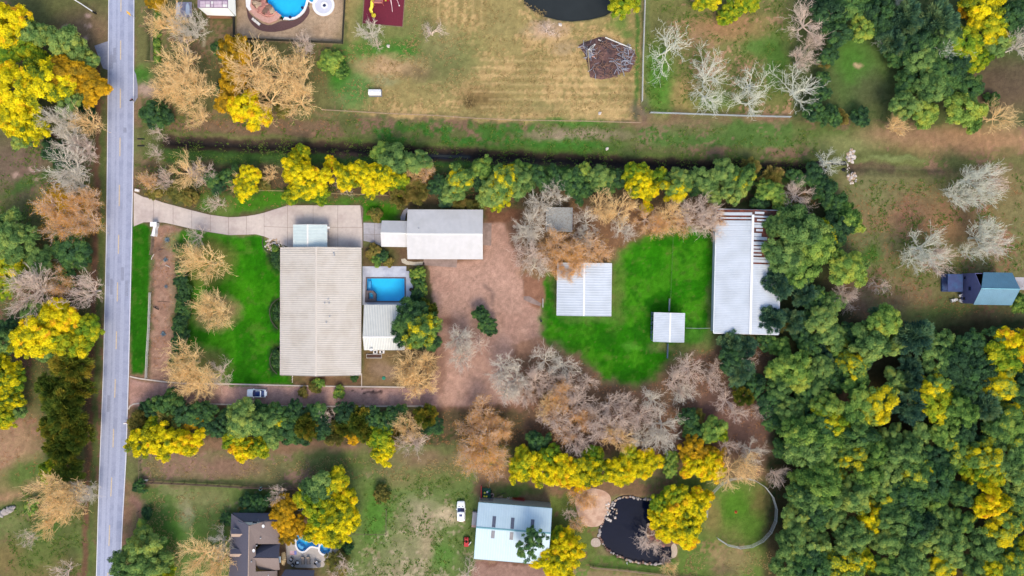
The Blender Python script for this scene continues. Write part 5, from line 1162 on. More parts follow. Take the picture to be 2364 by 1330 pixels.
# ------------------------------------------------------------------ cars
carw = mat('white_car_paint', lin(240,244,248,1.25), .25, .02, 1, spec=.6); glassb = mat('blue_car_glass', lin(34,52,110), .08, .05, 1, spec=.8); tyre = mat('tyre_rubber', lin(30,30,32), .9)
lampm = mat('lamp_glass', lin(220,226,232), .1, .05, 1, spec=.7); lampr = mat('tail_lamp', lin(150,20,26), .2)
def car(label, px, py, rz, L, Wd, suv):
    t = thing('suv' if suv else 'car', label, 'car', (*P(px, py), .04), rz); hw = Wd/2; hb = .95 if suv else .82; ht = 1.75 if suv else 1.43
    # body: lofted stations from nose (+x) to tail
    st = [(1.0,.62,.35,.55),(.97,.84,.28,.66),(.88,.95,.25,.74),(.6,1.0,.25,hb),(.2,1.0,.25,hb+.02),(-.4,1.0,.25,hb+.03),(-.8,.97,.25,hb+.04),(-.94,.92,.3,hb),(-1.0,.78,.4,hb-.12)]
    mb = MB(); vs = []
    for f, w, z0, z1 in st:
        x = f*L/2; y = w*hw
        for s in ((-.9,z0),(-1,z0+.18),(-1,z1-.16),(-.9,z1),(-.5,z1+.04),(0,z1+.055),(.5,z1+.04),(.9,z1),(1,z1-.16),(1,z0+.18),(.9,z0)): vs.append((x, y*s[0], s[1]))
    m = 11; fs = [(i*m+k, i*m+(k+1)%m, (i+1)*m+(k+1)%m, (i+1)*m+k)[::-1] for i in range(len(st)-1) for k in range(m)] + [tuple(range(m)), tuple((len(st)-1)*m+k for k in range(m))[::-1]]
    mb.add(vs, fs).build('body', carw, t, True)
    # cabin: glass band with roof panel
    xf, xr = (.30*L/2+.15, -.93*L/2) if suv else (.38*L/2, -.80*L/2); rf, rb = (.06*L/2, -.82*L/2) if suv else (.08*L/2, -.50*L/2)
    lw, tw = hw*.90, hw*(.74 if not suv else .80)
    lo = [(xf,-lw*.86),(xf+.12,0),(xf,lw*.86),(rf,lw),(rb,lw),(xr,lw*.84),(xr-.06,0),(xr,-lw*.84),(rb,-lw),(rf,-lw)]
    up = [(rf,-tw*.9),(rf+.07,0),(rf,tw*.9),(rf-.35,tw),(rb+.2,tw),(rb,tw*.9),(rb-.04,0),(rb,-tw*.9),(rb+.2,-tw),(rf-.35,-tw)]
    n = 10; mb = MB(); mb.add([(x,y,hb) for x,y in lo]+[(x,y,ht-.06) for x,y in up], [(i,(i+1)%n,n+(i+1)%n,n+i) for i in range(n)]); mb.build('windows', glassb, t, False)
    mb = MB(); up2 = [(x*1.0,y*.9) for x,y in up]; mb.add([(x,y,ht-.06) for x,y in up]+[(x,y,ht) for x,y in up2], [(i,(i+1)%n,n+(i+1)%n,n+i) for i in range(n)]+[tuple(range(n,2*n))]); mb.build('roof', carw if suv else glassb, t, True)
    if suv: MB().box(rf-1.15,-.42,ht+.003,rf-.55,.42,ht+.02).build('sunroof', glassb, t)
    else:
        MB().box(rb+.25,-tw*.72,ht+.003,rf-.1,tw*.72,ht+.018).build('glass_roof', glassb, t)
        MB().box(rb-.05,-tw*.95,ht-.01,rb+.18,tw*.95,ht+.03).build('roof_crossbar', carw, t)
    for s in (-1,1):
        MB().tube([(rf-.1,s*tw*1.0,ht-.03),(rb+.05,s*tw*1.0,ht-.03)], .07, 6).build('roof_rail', carw, t)
        MB().rbox((xf-.25, s*(hw+.1), hb+.08), (.16,.24,.16)).build('mirror', carw, t)
        MB().rbox((L/2*.93, s*hw*.62, .68), (.2,.38,.14), -s*.5).build('headlight', lampm, t); MB().rbox((-L/2*.975, s*hw*.7, .85), (.14,.3,.2), s*.35).build('tail_light', lampr, t)
        for f in (.58,-.58):
            wh = MB().tube([(f*L/2, s*(hw-.22), .33),(f*L/2, s*(hw+.0), .33)], .34, 16).build('wheel', tyre, t); MB().tube([(f*L/2, s*(hw-.05), .33),(f*L/2, s*(hw+.012), .33)], .2, 12).build('rim', steel, wh)
    if suv:
        for s in (-1,1): MB().box(.52*L/2-.1, s*.45-.14, hb+.04, .52*L/2+.1, s*.45+.14, hb+.06).build('hood_vent', blackm, t)
car('white car with dark glass roof on the pink gravel drive', 595.5, 907, R(180-1.5), 5.0, 2.0, False)
car('white sport utility vehicle parked on grass left of the metal workshop', 1065, 1178, R(91), 5.0, 2.05, True)
# mower, trailer, junk
t = pxr('red ride on mower parked left of the metal workshop', 'ride_on_mower', 'mower', 1077, 1249)
MB().box(-.55,-1.15,.25,.55,.0,.75).build('hood', redm, t); MB().box(-.45,.05,.3,.5,1.05,.55).build('chassis', redm, t); MB().box(-.25,.35,.55,.3,.85,.8).build('seat', redm, t)
MB().lathe([(.26,.95),(.28,1.0),(.22,1.0),(.22,.95)], (0,.15,0), 14).build('steering_wheel', blackm, t)
for x, y, r in ((-.6,-.8,.25),(.6,-.8,.25),(-.62,.65,.36),(.62,.65,.36)): MB().tube([(x-.12,y,r),(x+.12,y,r)], r, 12).build('wheel', tyre, t)
t = pxr('white pole on dark stand between the mower and the metal workshop', 'white_pole', 'pole', 1085, 1253); MB().tube([(-.35,-.45,.5),(.35,.45,.6)], .1, 8).build('pole', copw, t); MB().box(-.5,-.6,0,.1,-.1,.4).build('stand', blackm, t)
t = pxr('red sided trailer loaded with yellow toys above the metal workshop', 'loaded_trailer', 'trailer', 1122, 1140)
MB().box(-1.0,-1.6,.5,1.2,1.6,.6).build('bed', mat('dark_green_bed', lin(34,84,62), .7, .2, 3), t); MB().box(-1.25,-1.7,.4,-1.02,2.2,1.3).build('side_board', redm, t)
MB().lathe([(.75,.62),(.8,.95),(.7,.95),(.66,.66)], (.1,-1.55,0), 16).build('green_tub', mat('green_plastic', lin(40,130,84), .5), t)
for x, y, m in ((-.3,.5,yellowp),(.35,.7,trimm),(-.4,-.35,yellowp),(.15,-.4,yellowp),(.75,.3,MATS['navy_pot']),(.7,.95,MATS['teal_plastic'])): MB().rbox((x,y,.8),(.42,.34,.38),x*2).build('toy_crate', m, t)
for y in (-.6,.6): MB().tube([(1.2,y,.35),(1.4,y,.35)], .34, 12).build('wheel', tyre, t)
for px, py, lb in ((1129,1147,'left worn tyre lying beside the loaded trailer'), (1136,1143,'right worn tyre lying beside the loaded trailer')):
    t = pxr(lb, 'old_tyre', 'tyre', px, py); MB().lathe([(.28,.0),(.48,.02),(.55,.12),(.48,.22),(.28,.24),(.24,.12)], n=18).build('tread', mat('dusty_tyre', lin(176,150,140), .9, .15, 3), t); MB().lathe([(.27,.05),(.27,.12),(.02,.12)], n=14).build('hub', tyre, t)
t = pxr('red slatted rack along the upper wall of the metal workshop', 'red_rack', 'rack', 1197, 1152)
for z in (.3,.9): MB().box(-1.5,-.25,z,1.5,-.18,z+.08).build('rail', redm, t)
for k in range(11): MB().box(-1.45+k*.28,-.17,.2,-1.38+k*.28,.5,.95).build('slat', redm, t)
t = pxr('heap of pale firewood between the trailer and the red rack', 'firewood_heap', 'firewood', 1176, 1152); rg = random.Random(2)
for k in range(26): MB().tube([(0,-.3,0),(0,.3,0)], .1, 6).build('split_log', rg.choice([wl, pale_log, kerbm]), t, loc=(rg.uniform(-1,1), rg.uniform(-.4,.4), .12+rg.uniform(0,.3)), rot=(0,0,rg.uniform(0,3)))
t = pxr('tan planks stacked by the wall right of the worn tyres', 'plank_stack', 'planks', 1150, 1149)
for k in range(6): MB().rbox((.1*k, -.25+k*.12, .08+.09*(k%3)), (2.0-.12*k,.2,.08), .12*(k-2)).build('plank', rg.choice([pale_log, woodm]), t)
log('dark branch sticking out of the junk heap above the workshop', 1158, 1141, 2.2, .07, .35, darkwood)
# patio furniture by the kidney pool
def lounger(px, label):
    t = thing('sun_lounger', label, 'lounger', (*P(px, 1293), .03), R(2), 'loungers on the kidney pool patio'); m = mat('tan_sling', lin(176,158,142), .8, .1, 4)
    for k in range(7): MB().box(-.34,-.95+k*.19,.32,.34,-.79+k*.19,.36).build('slat', m, t)
    MB().add([(-.34,.4,.34),(.34,.4,.34),(.34,1.0,.75),(-.34,1.0,.75),(-.34,.42,.30),(.34,.42,.30),(.34,1.02,.71),(-.34,1.02,.71)],[(0,1,2,3),(7,6,5,4),(0,4,5,1),(1,5,6,2),(2,6,7,3),(3,7,4,0)]).build('backrest', m, t)
    for s in (-1,1):
        MB().box(s*.38-.03,-.98,.28,s*.38+.03,.95,.34).build('side_rail', blackm, t)
        for y in (-.8,.7): MB().box(s*.36-.03,y-.03,0,s*.36+.03,y+.03,.28).build('leg', blackm, t)
lounger(700,'left tan lounger on the patio below the kidney pool'); lounger(713,'right tan lounger on the patio below the kidney pool')
def pchair(px, py, rz, label, cush):
    t = thing('patio_chair', label, 'chair', (*P(px, py), .03), rz, 'dark patio chairs'); MB().rbox((0,0,.38),(.75,.75,.1)).build('seat', blackm, t); MB().rbox((.05,0,.46),(.55,.6,.08)).build('cushion', cush, t); MB().rbox((-.38,0,.68),(.1,.75,.55)).build('backrest', blackm, t)
    for s in (-1,1): MB().rbox((0,s*.4,.55),(.75,.08,.3)).build('armrest', blackm, t)
cu = mat('grey_cushion', lin(196,196,200), .9, .1, 4)
pchair(674,1290,2.6,'upper left dark chair with grey cushion on the patio',cu); pchair(677,1303,-2.4,'lower left dark chair with grey cushion on the patio',cu); pchair(688,1297,0,'dark chair with white cushion left of the loungers',copw); pchair(732,1297,.9,'dark chair with white cushion at the right end of the patio',copw)
t = pxr('round dark table at the right end of the patio', 'patio_table', 'table', 737, 1302); MB().lathe([(.02,.70),(.6,.70),(.6,.75),(.02,.76)], n=20).build('top', MATS['grey_skid'], t); MB().tube([(0,0,0),(0,0,.7)], .07).build('pedestal', blackm, t)
t = pxr('red white and blue towel spread on the patio near the pool', 'beach_towel', 'towel', 677, 1276)
tw = mat('towel_red', lin(214,140,150), .95, .12, 6)
for k in range(6): MB().box(-.85,-.5+k*.165,.03,.25,-.5+k*.165+.15,.06).build('stripe', tw if k % 2 == 0 else mat('towel_white', lin(226,214,222), .95), t)
MB().box(.26,-.5,.03,.85,.49,.065).build('blue_end', mat('towel_blue', lin(130,140,206), .95, .2, 5), t)
for px, py, lb in ((692,1173,'left ring shaped water barrel under the yellow tree'), (698,1172,'right ring shaped water barrel under the yellow tree'), (604,1127,'pale ring by the brown boundary fence')):
    t = pxr(lb, 'barrel', 'barrel', px, py); MB().lathe([(.38,0),(.45,.45),(.38,.9),(.3,.9),(.3,.75),(.02,.74)], n=16).build('drum', mat('aqua_plastic', lin(176,216,216), .5), t); MB().lathe([(.29,.76),(.02,.78)], n=12).build('water', w1, t)
t = pxr('thatched palm roof umbrella between house and kidney pool', 'thatched_umbrella', 'umbrella', 660, 1283); rg = random.Random(6)
MB().tube([(0,0,0),(0,0,2.4)], .08).build('pole', woodm, t); mb = MB()
for k in range(160):
    a = rg.uniform(0,6.28); r_ = rg.uniform(.5,1.3); d = Vector((math.cos(a)*.55, math.sin(a)*1.4, 0)); mb.add([tuple(d*.1*r_+Vector((0,0,2.6))), tuple(d*r_+Vector((-d.y,d.x,0)).normalized()*.1+Vector((0,0,2.5-.6*r_))), tuple(d*r_-Vector((-d.y,d.x,0)).normalized()*.1+Vector((0,0,2.5-.6*r_)))], [(0,1,2)])
mb.build('thatch', mat('thatch', lin(196,172,132), .95, .3, 5), t)
t = thing('gate_post', 'small pale gate post block beside the gravel yard right edge', 'post', (*P(1249,741), 0)); MB().box(-.18,-.18,0,.18,.18,.8).build('post', copw, t); MB().box(-.24,-.24,.803,.24,.24,.88).build('cap', blackm, t)
t = pxr('white bench under fence corner of the south neighbour', 'garden_bench', 'bench', 337, 1108)
MB().box(-.6,-.2,.42,.6,.2,.48).build('seat', whitep, t); MB().box(-.6,.2,.5,.6,.26,.95).build('backrest', whitep, t)
for s in (-1,1): MB().box(s*.5-.05,-.18,0,s*.5+.05,.18,.42).build('leg', whitep, t)
# ------------------------------------------------------------------ trees
def mesh_from_arrays(name, co, quads_, lv=None, smooth=False):
    me = bpy.data.meshes.new(name); n = len(quads_); k = quads_.shape[1]
    me.vertices.add(len(co)); me.vertices.foreach_set('co', co.astype(np.float32).ravel())
    me.loops.add(n * k); me.loops.foreach_set('vertex_index', quads_.astype(np.int32).ravel())
    me.polygons.add(n); me.polygons.foreach_set('loop_start', np.arange(n, dtype=np.int32) * k); me.polygons.foreach_set('loop_total', np.full(n, k, np.int32))
    me.update(calc_edges=True)
    if lv is not None:
        a = me.attributes.new('lv', 'FLOAT_VECTOR', 'FACE'); a.data.foreach_set('vector', lv.astype(np.float32).ravel())
    return me
def crown_mesh(seed, nclump=90, per=130, cr=.20, leaf=.055, aspect=.7, zs=.75, spiky=0.0, hollow=.55):
    """unit crown (radius 1) of leaf sprays gathered in clumps"""
    g = np.random.RandomState(seed)
    subs = [(np.array([0, 0, .12]), .62)]
    ns = g.randint(4, 7); a0 = g.uniform(0, 6.28)
    for i in range(ns):
        an = a0 + 6.283 * i / ns + g.uniform(-.4, .4); d = g.uniform(.40, .62); subs.append((np.array([math.cos(an) * d, math.sin(an) * d, g.uniform(-.25, .22)]), g.uniform(.30, .50)))
    cs = []; tries = 0
    while len(cs) < nclump and tries < nclump * 40:
        tries += 1
        sc_, sr = subs[g.choice(len(subs), p=[.28] + [.72 / ns] * ns)]
        v = g.normal(size=3); v /= np.linalg.norm(v)
        if v[2] < -.6: continue
        p = sc_ + v * sr * g.uniform(hollow, 1.0); p[2] *= zs
        if any(abs(p[0] - q[0][0]) < cr * .55 and np.linalg.norm(p - q[0]) < cr * .55 for q in cs): continue
        cs.append((p, cr * g.uniform(.6, 1.25), g.rand()))
    co, lv = [], []
    for p, r_, cl in cs:
        n = int(per * (r_ / cr) ** 2)
        v = g.normal(size=(n, 3)); v /= np.linalg.norm(v, axis=1)[:, None]; v[:, 2] = np.abs(v[:, 2]) * .9 - .25
        out = p / (np.linalg.norm(p) + 1e-6)
        rad = r_ * g.uniform(.45, 1.05, n)[:, None]
        c = p + v * rad * np.array([1, 1, .8])
        nn = v * .7 + out * .35 + g.normal(size=(n, 3)) * .45 + np.array([0, 0, .35]); nn /= np.linalg.norm(nn, axis=1)[:, None]
        t1 = np.cross(nn, g.normal(size=(n, 3))); t1 /= np.linalg.norm(t1, axis=1)[:, None] + 1e-9
        if spiky: 
            t1 = t1 * (1 - spiky) + (v * .6 + out * .8 + np.array([0, 0, .2])) * spiky; t1 /= np.linalg.norm(t1, axis=1)[:, None] + 1e-9
        t2 = np.cross(nn, t1); t2 /= np.linalg.norm(t2, axis=1)[:, None] + 1e-9
        L = leaf * g.uniform(.6, 1.35, n)[:, None]
        a, b_, c_, d_ = c - t1 * L, c + t2 * L * aspect * .6 + t1 * L * .15, c + t1 * L, c - t2 * L * aspect * .6 + t1 * L * .15
        co.append(np.stack([a, b_, c_, d_], 1).reshape(-1, 3))
        lv.append(np.stack([np.full(n, cl), g.rand(n), np.full(n, .5)], 1))
    co = np.concatenate(co); lv = np.concatenate(lv)
    return mesh_from_arrays('crown', co, np.arange(len(co)).reshape(-1, 4), lv)
def tubes_mesh(name, segs, n=4):
    """segs: list of (p0, p1, r0, r1)"""
    p0 = np.array([s[0] for s in segs]); p1 = np.array([s[1] for s in segs]); r0 = np.array([s[2] for s in segs])[:, None]; r1 = np.array([s[3] for s in segs])[:, None]
    d = p1 - p0; d /= np.linalg.norm(d, axis=1)[:, None] + 1e-9
    h = np.where(np.abs(d[:, 2:3]) < .9, np.array([[0, 0, 1.]]), np.array([[1., 0, 0]])); u = np.cross(d, h); u /= np.linalg.norm(u, axis=1)[:, None]; w = np.cross(d, u)
    vs = []
    for p, r_ in ((p0, r0), (p1, r1)):
        for k in range(n):
            a = 2 * math.pi * k / n; vs.append(p + (u * math.cos(a) + w * math.sin(a)) * r_)
    co = np.stack(vs, 1).reshape(-1, 3); m = len(segs); base = np.arange(m)[:, None] * 2 * n
    q = np.concatenate([np.concatenate([base + k, base + (k + 1) % n, base + n + (k + 1) % n, base + n + k], 1) for k in range(n)])
    return mesh_from_arrays(name, co, q)
def bare_segs(seed, dens=1.0, up=.35, twist=.22, trunk=2.4, limbs=6):
    """a leafless tree in metres, crown radius about 5"""
    g = random.Random(seed); trunk_s, br, tips = [], [], []
    def rv(s): return Vector((g.gauss(0, s), g.gauss(0, s), g.gauss(0, s)))
    def grow_(p, d, L, r_, lev):
        n = (5, 4, 3, 2, 1)[lev]; q = p; dd = d.copy()
        for i in range(n):
            dd = (dd + rv(twist) + Vector((0, 0, up * .18))).normalized(); e = q + dd * (L / n); ra = r_ * (1 - .6 * i / n); rb = r_ * (1 - .6 * (i + 1) / n)
            br.append((tuple(q), tuple(e), ra, rb)); q = e
            if lev < 4 and i >= (1 if lev == 0 else 0):
                k = int((1.6, 1.5, 1.25, .9)[lev] * (dens if lev > 0 else 1) + g.random())
                for _ in range(k):
                    side = dd.cross(Vector((g.gauss(0,1), g.gauss(0,1), g.gauss(0,1)))).normalized()
                    nd = (dd * g.uniform(.8, 1.1) + side * g.uniform(.35, .8) + Vector((0, 0, up * .3))).normalized()
                    grow_(e, nd, L * g.uniform(.46, .70), max(rb * .66, .03), lev + 1)
        if lev >= 3: tips.append(q)
    p = Vector((0, 0, 0)); tp = Vector((g.gauss(0, .15), g.gauss(0, .15), trunk)); trunk_s.append(((0, 0, -.2), (0, 0, trunk * .4), .34, .27)); trunk_s.append(((0, 0, trunk * .4), tuple(tp), .27, .24))
    a0 = g.uniform(0, 6.28)
    for k in range(limbs):
        a = a0 + 6.283 * k / limbs + g.uniform(-.35, .35); ti = g.uniform(.35, 1.0)
        grow_(tp, Vector((math.cos(a), math.sin(a), ti * (1 + up))).normalized(), g.uniform(3.3, 4.7), g.uniform(.15, .22), 0)
    grow_(tp, Vector((g.gauss(0, .2), g.gauss(0, .2), 1)).normalized(), 4.0, .2, 0)
    return trunk_s, br, tips
def tip_leaves(tips, seed, per=7, size=.26, spread=.42, keep=1.0):
    g = np.random.RandomState(seed); T = np.array([tuple(t) for t in tips]); T = T[g.rand(len(T)) < keep]; m = len(T)
    c = np.repeat(T, per, 0) + g.normal(size=(m * per, 3)) * spread; n = len(c)
    nn = g.normal(size=(n, 3)) + np.array([0, 0, .6]); nn /= np.linalg.norm(nn, axis=1)[:, None]
    t1 = np.cross(nn, g.normal(size=(n, 3))); t1 /= np.linalg.norm(t1, axis=1)[:, None]; t2 = np.cross(nn, t1); L = size * g.uniform(.5, 1.3, n)[:, None]
    co = np.stack([c - t1 * L, c + t2 * L * .4, c + t1 * L, c - t2 * L * .4], 1).reshape(-1, 3)
    lv = np.stack([np.repeat(g.rand(m), per), g.rand(n), np.full(n, .5)], 1)
    return mesh_from_arrays('foliage', co, np.arange(len(co)).reshape(-1, 4), lv)

bark = mat('grey_bark', lin(230,220,204,1.15), .9, .2, 2); bark_o = mat('tan_bark', lin(255,208,152,1.3), .9, .2, 2); bark_d = mat('dark_bark', lin(96,78,64), .9, .2, 2); bark_w = mat('silver_bark', lin(232,232,216,1.1), .9, .15, 2); bark_t = mat('taupe_bark', lin(230,208,192,1.15), .9, .2, 2)
LEAF = {  # yellows mix autumn colour with low sunlight on the crowns, painted into the leaves
 'pine':   mat_leaf('pine_leaf', [lin(66,96,60), lin(106,142,80), lin(146,174,96), lin(178,188,90)]),
 'bright': mat_leaf('bright_green_leaf', [lin(66,102,52), lin(112,150,74), lin(158,186,88), lin(190,196,84)]),
 'dark':   mat_leaf('dark_evergreen_leaf', [lin(48,72,54), lin(70,102,70), lin(90,130,72), lin(120,148,78)]),
 'blue':   mat_leaf('blue_green_leaf', [lin(44,72,64), lin(70,106,88), lin(104,140,100), lin(140,160,104)]),
 'olive':  mat_leaf('olive_leaf', [lin(92,98,54), lin(124,124,64), lin(152,140,74), lin(176,152,88)]),
 'yellow': mat_leaf('yellow_leaf', [lin(96,122,46), lin(150,160,44), lin(222,206,36), lin(252,226,34,1.1), lin(250,212,36), lin(232,172,52)]),
 'lime':   mat_leaf('yellow_green_leaf', [lin(88,128,46), lin(132,162,48), lin(192,192,46), lin(250,224,40)]),
 'gold':   mat_leaf('golden_leaf', [lin(122,112,46), lin(180,146,44), lin(222,178,40), lin(240,190,44)]),
 'cedar':  mat_leaf('cedar_leaf', [lin(58,80,36), lin(84,104,42), lin(116,124,46), lin(170,150,54)]),
 'rust':   mat_leaf('rust_leaf', [lin(200,150,70), lin(228,166,74), lin(246,184,92), lin(250,206,130)]),
 'spot':   mat_leaf('pine_with_yellow_leaf', [lin(68,100,60), lin(104,142,76), lin(134,166,82), lin(220,206,44), lin(250,226,40)]),
}
ROUND = [crown_mesh(s, 120, 190, .17, .042, .75, .72) for s in range(8)]
PINE = [crown_mesh(20 + s, 105, 210, .19, .040, .8, .85, hollow=.42) for s in range(8)]
SPIKE = [crown_mesh(40 + s, 110, 95, .17, .085, .34, .8, .75) for s in range(4)]
OPEN = [crown_mesh(60 + s, 46, 90, .15, .055, .7, .6, hollow=.25) for s in range(2)]
def trunk_mesh(seed):
    g = random.Random(seed); segs = []; p = Vector((0, 0, -.03))
    for i in range(4):
        e = Vector((g.gauss(0, .01), g.gauss(0, .01), (i + 1) / 4)); segs.append((tuple(p), tuple(e), .030 - .005 * i, .025 - .005 * i)); p = e
    for k in range(7):
        z = g.uniform(.55, .92); a = g.uniform(0, 6.28); segs.append(((0, 0, z), (math.cos(a) * .16, math.sin(a) * .16, z + .12), .012, .004))
    return tubes_mesh('trunk', segs, 7)
TRUNKS = [trunk_mesh(s) for s in range(4)]
BARE = []
for s in range(7):
    tr, br, tips = bare_segs(100 + s, .86 if s % 2 else .72, .3 + .05 * (s % 3), .13, 2.4, 7 + s % 2)
    BARE.append((tubes_mesh('trunk', tr, 7), tubes_mesh('branches', br, 3), tip_leaves(tips, s, 1, .10, .15, .35), tip_leaves(tips, s + 50, 4, .12, .34, .75)))
SPARSE = []
for s in range(3):
    tr, br, tips = bare_segs(140 + s, .6, .2, .26, 1.8, 5)
    SPARSE.append((tubes_mesh('trunk', tr, 7), tubes_mesh('branches', br, 3), tip_leaves(tips, s, 2, .2, .3), tip_leaves(tips, s, 5, .24, .4)))
for l in (ROUND, PINE, SPIKE, OPEN):
    for me in l: me.materials.append(LEAF['pine'])
for me in TRUNKS: me.materials.append(bark_d)
for l in (BARE, SPARSE):
    for q in l:
        for me in q[:2]: me.materials.append(bark)
        for me in q[2:]: me.materials.append(LEAF['rust'])
def setmat(o, m): o.material_slots[0].link = 'OBJECT'; o.material_slots[0].material = m

ORD = ['first','second','third','fourth','fifth','sixth','seventh','eighth','ninth','tenth','eleventh','twelfth','thirteenth','fourteenth','fifteenth','sixteenth','seventeenth','eighteenth','nineteenth','twentieth']
def ordw(i, n):
    return ORD[i] if i < 20 else ORD[n - 1 - i] + ' from the right, not'
KIND = {  # kind -> (mesh family, leaf material, height per crown radius, words, name)
 'pine': (PINE, 'pine', 2.6, 'green pine', 'pine_tree'), 'bright': (PINE, 'bright', 2.4, 'bright green pine', 'pine_tree'), 'spot': (PINE, 'spot', 2.5, 'green pine with yellow tufts', 'pine_tree'),
 'dark': (ROUND, 'dark', 1.7, 'dark green tree', 'evergreen_tree'), 'blue': (SPIKE, 'blue', 1.9, 'blue green juniper', 'juniper_tree'), 'olive': (SPIKE, 'olive', 1.3, 'olive brown tree', 'leafy_tree'),
 'yellow': (ROUND, 'yellow', 2.2, 'vivid yellow tree', 'yellow_tree'), 'lime': (ROUND, 'lime', 2.2, 'yellow green tree', 'leafy_tree'), 'gold': (ROUND, 'gold', 2.0, 'golden brown tree', 'golden_tree'),
 'cedar': (SPIKE, 'cedar', 2.1, 'olive green cedar', 'cedar_tree'), 'open': (OPEN, 'dark', 2.2, 'thin green overhanging tree', 'leafy_tree'),
 'shrub': (ROUND, 'dark', 1.1, 'low dark green shrub', 'shrub'), 'oshrub': (ROUND, 'olive', 1.0, 'low olive shrub', 'shrub'), 'gshrub': (ROUND, 'bright', 1.0, 'low fresh green shrub', 'shrub'),
 'bare': (BARE, bark, 0, 'bare grey tree', 'bare_tree'), 'baret': (BARE, bark_t, 0, 'bare brownish tree', 'bare_tree'), 'bareo': (BARE, bark_o, 1, 'bare orange tan tree', 'bare_tree'), 'barew': (BARE, bark_w, 0, 'bare silvery tree', 'bare_tree'),
 'barev': (SPARSE, bark_w, 0, 'bare silvery tree', 'bare_tree'),
 'cyp': (BARE, bark_t, 2, 'rust orange feathery tree', 'cypress_tree'), 'bareb': (SPARSE, bark_t, 0, 'small bare shrub', 'bare_shrub'),
}
ZONES = {
 'west': ('left of the road', 'y'), 'pyard': ('beside the upper left pool yard', 'x'), 'mead': ('on the meadow right of the pipe fence', 'x'), 'nwood': ('in the wood at the upper right corner', 'x'),
 'nline': ('in the tree line below the ditch', 'x'), 'shed': ('around the small grey shed', 'x'), 'lbarn': ('around the long torn barn', 'y'), 'sline': ('in the tree line below the gravel drive', 'x'),
 'lawn': ('on the bright green front lawn', 'y'), 'yard': ('around the pink gravel yard', 'x'), 'grove': ('in the brown grove below the paddock', 'x'), 'syard': ('around the brown house and its pool', 'x'), 'row': ('in the yellow row above the metal workshop', 'x'),
 'pond': ('around the dark pond', 'x'), 'wood': ("in the big wood's upper third", 'x'), 'wood2': ("in the big wood's middle third", 'x'), 'wood3': ("in the big wood's bottom third", 'x'), 'bhouse': ('on open ground above the blue house', 'x'), 'tmead': ('on the tan meadow', 'x'), 'pool': ('beside the rectangular pool and pool house', 'y'), 'hedge': ('in the hedge of the planted strip', 'y'),
}
T = {}
def add(zone, *rows): T.setdefault(zone, []).extend(rows)
# kind, x, y (crown centre as seen), radius, all in photograph pixels
add('west', ('yellow',18,55,52),('pine',80,75,42),('lime',58,108,36),('pine',150,105,42),('pine',205,140,30),('yellow',110,190,58),('yellow',35,205,56),('gold',160,175,48),('gold',215,205,42),('yellow',30,275,46),('yellow',75,290,42),('pine',165,240,34),('shrub',195,260,24),('yellow',150,205,36),('lime',95,150,34),('lime',15,120,34),
 ('bare',150,285,42),('bareo',205,285,38),('bare',155,325,38),('baret',195,350,34),('pine',50,325,24),('shrub',120,345,28),('bare',165,395,50),('bare',180,425,36),('shrub',150,365,28),('gold',135,462,34),('cyp',145,485,44),('cyp',208,465,34),('cyp',205,510,36),('cyp',165,520,40),
 ('shrub',150,545,30),('dark',165,575,42),('dark',190,600,26),('bare',160,600,22),('dark',150,640,30),('pine',15,530,46),('pine',45,560,44),('pine',90,600,34),('lime',15,610,36),('lime',40,595,28),('lime',12,660,30),
 ('baret',80,668,58),('cyp',152,652,32),('baret',205,672,46),('yellow',95,765,56),('yellow',140,735,48),('yellow',60,785,38),('lime',165,800,44),('lime',205,755,40),('pine',85,730,40),('pine',120,815,30),('lime',140,775,44),('pine',10,790,34),('dark',20,760,26),('yellow',8,860,38),('yellow',14,915,36),('lime',30,880,30),('lime',10,960,32),('pine',40,950,22),
 ('cedar',160,845,48),('cedar',125,900,38),('cedar',175,900,40),('cedar',150,950,50),('cedar',120,985,32),('cedar',175,1000,40),('cedar',140,1030,44),('cedar',160,1075,38),('lime',115,1085,26),
 ('bareo',150,1130,52),('bareo',135,1190,46),('bare',200,1130,30),('bareb',62,1243,24),('bareb',145,1325,34),('gshrub',72,1170,18))
add('pyard', ('gold',362,2,24),('bareo',392,58,44),('bare',440,72,38),('bareb',425,95,24),('bareo',425,165,62),('bareo',455,205,52),('bareo',395,205,36),('bareo',430,235,36),('shrub',512,115,24),('gold',545,130,42),('gold',535,190,36),('bareo',580,160,58),('bareo',640,165,56),('yellow',565,245,44),('yellow',595,270,30),('gold',530,235,34),('bareo',690,190,48),('bareo',690,235,46),('bareo',620,230,46),('baret',705,108,30),('bareo',690,150,28),('gshrub',765,142,28),('gshrub',785,165,22),('oshrub',655,255,20),('bareo',465,272,30),('shrub',356,262,40),('shrub',380,268,26),('bareb',362,305,20),('bareb',362,355,20),('gshrub',363,80,8),('gshrub',363,100,9),('gshrub',363,118,9),('gshrub',363,135,8),('shrub',520,205,26))
add('tmead', ('bare',855,75,32),('bareb',995,72,26),('bareb',1262,68,20),('lime',1438,5,38),('bareb',870,102,18))
add('mead', ('barev',1545,105,52),('barev',1637,175,50),('barev',1635,215,48),('barev',1740,190,46),('barev',1735,232,42),('lime',1635,-2,32),('lime',1692,20,28),('lime',1672,42,20),('lime',1725,2,26),('barev',1845,205,50),('baret',1865,50,46),('baret',1872,100,24),('baret',1845,140,30),('bareo',1690,-5,24))
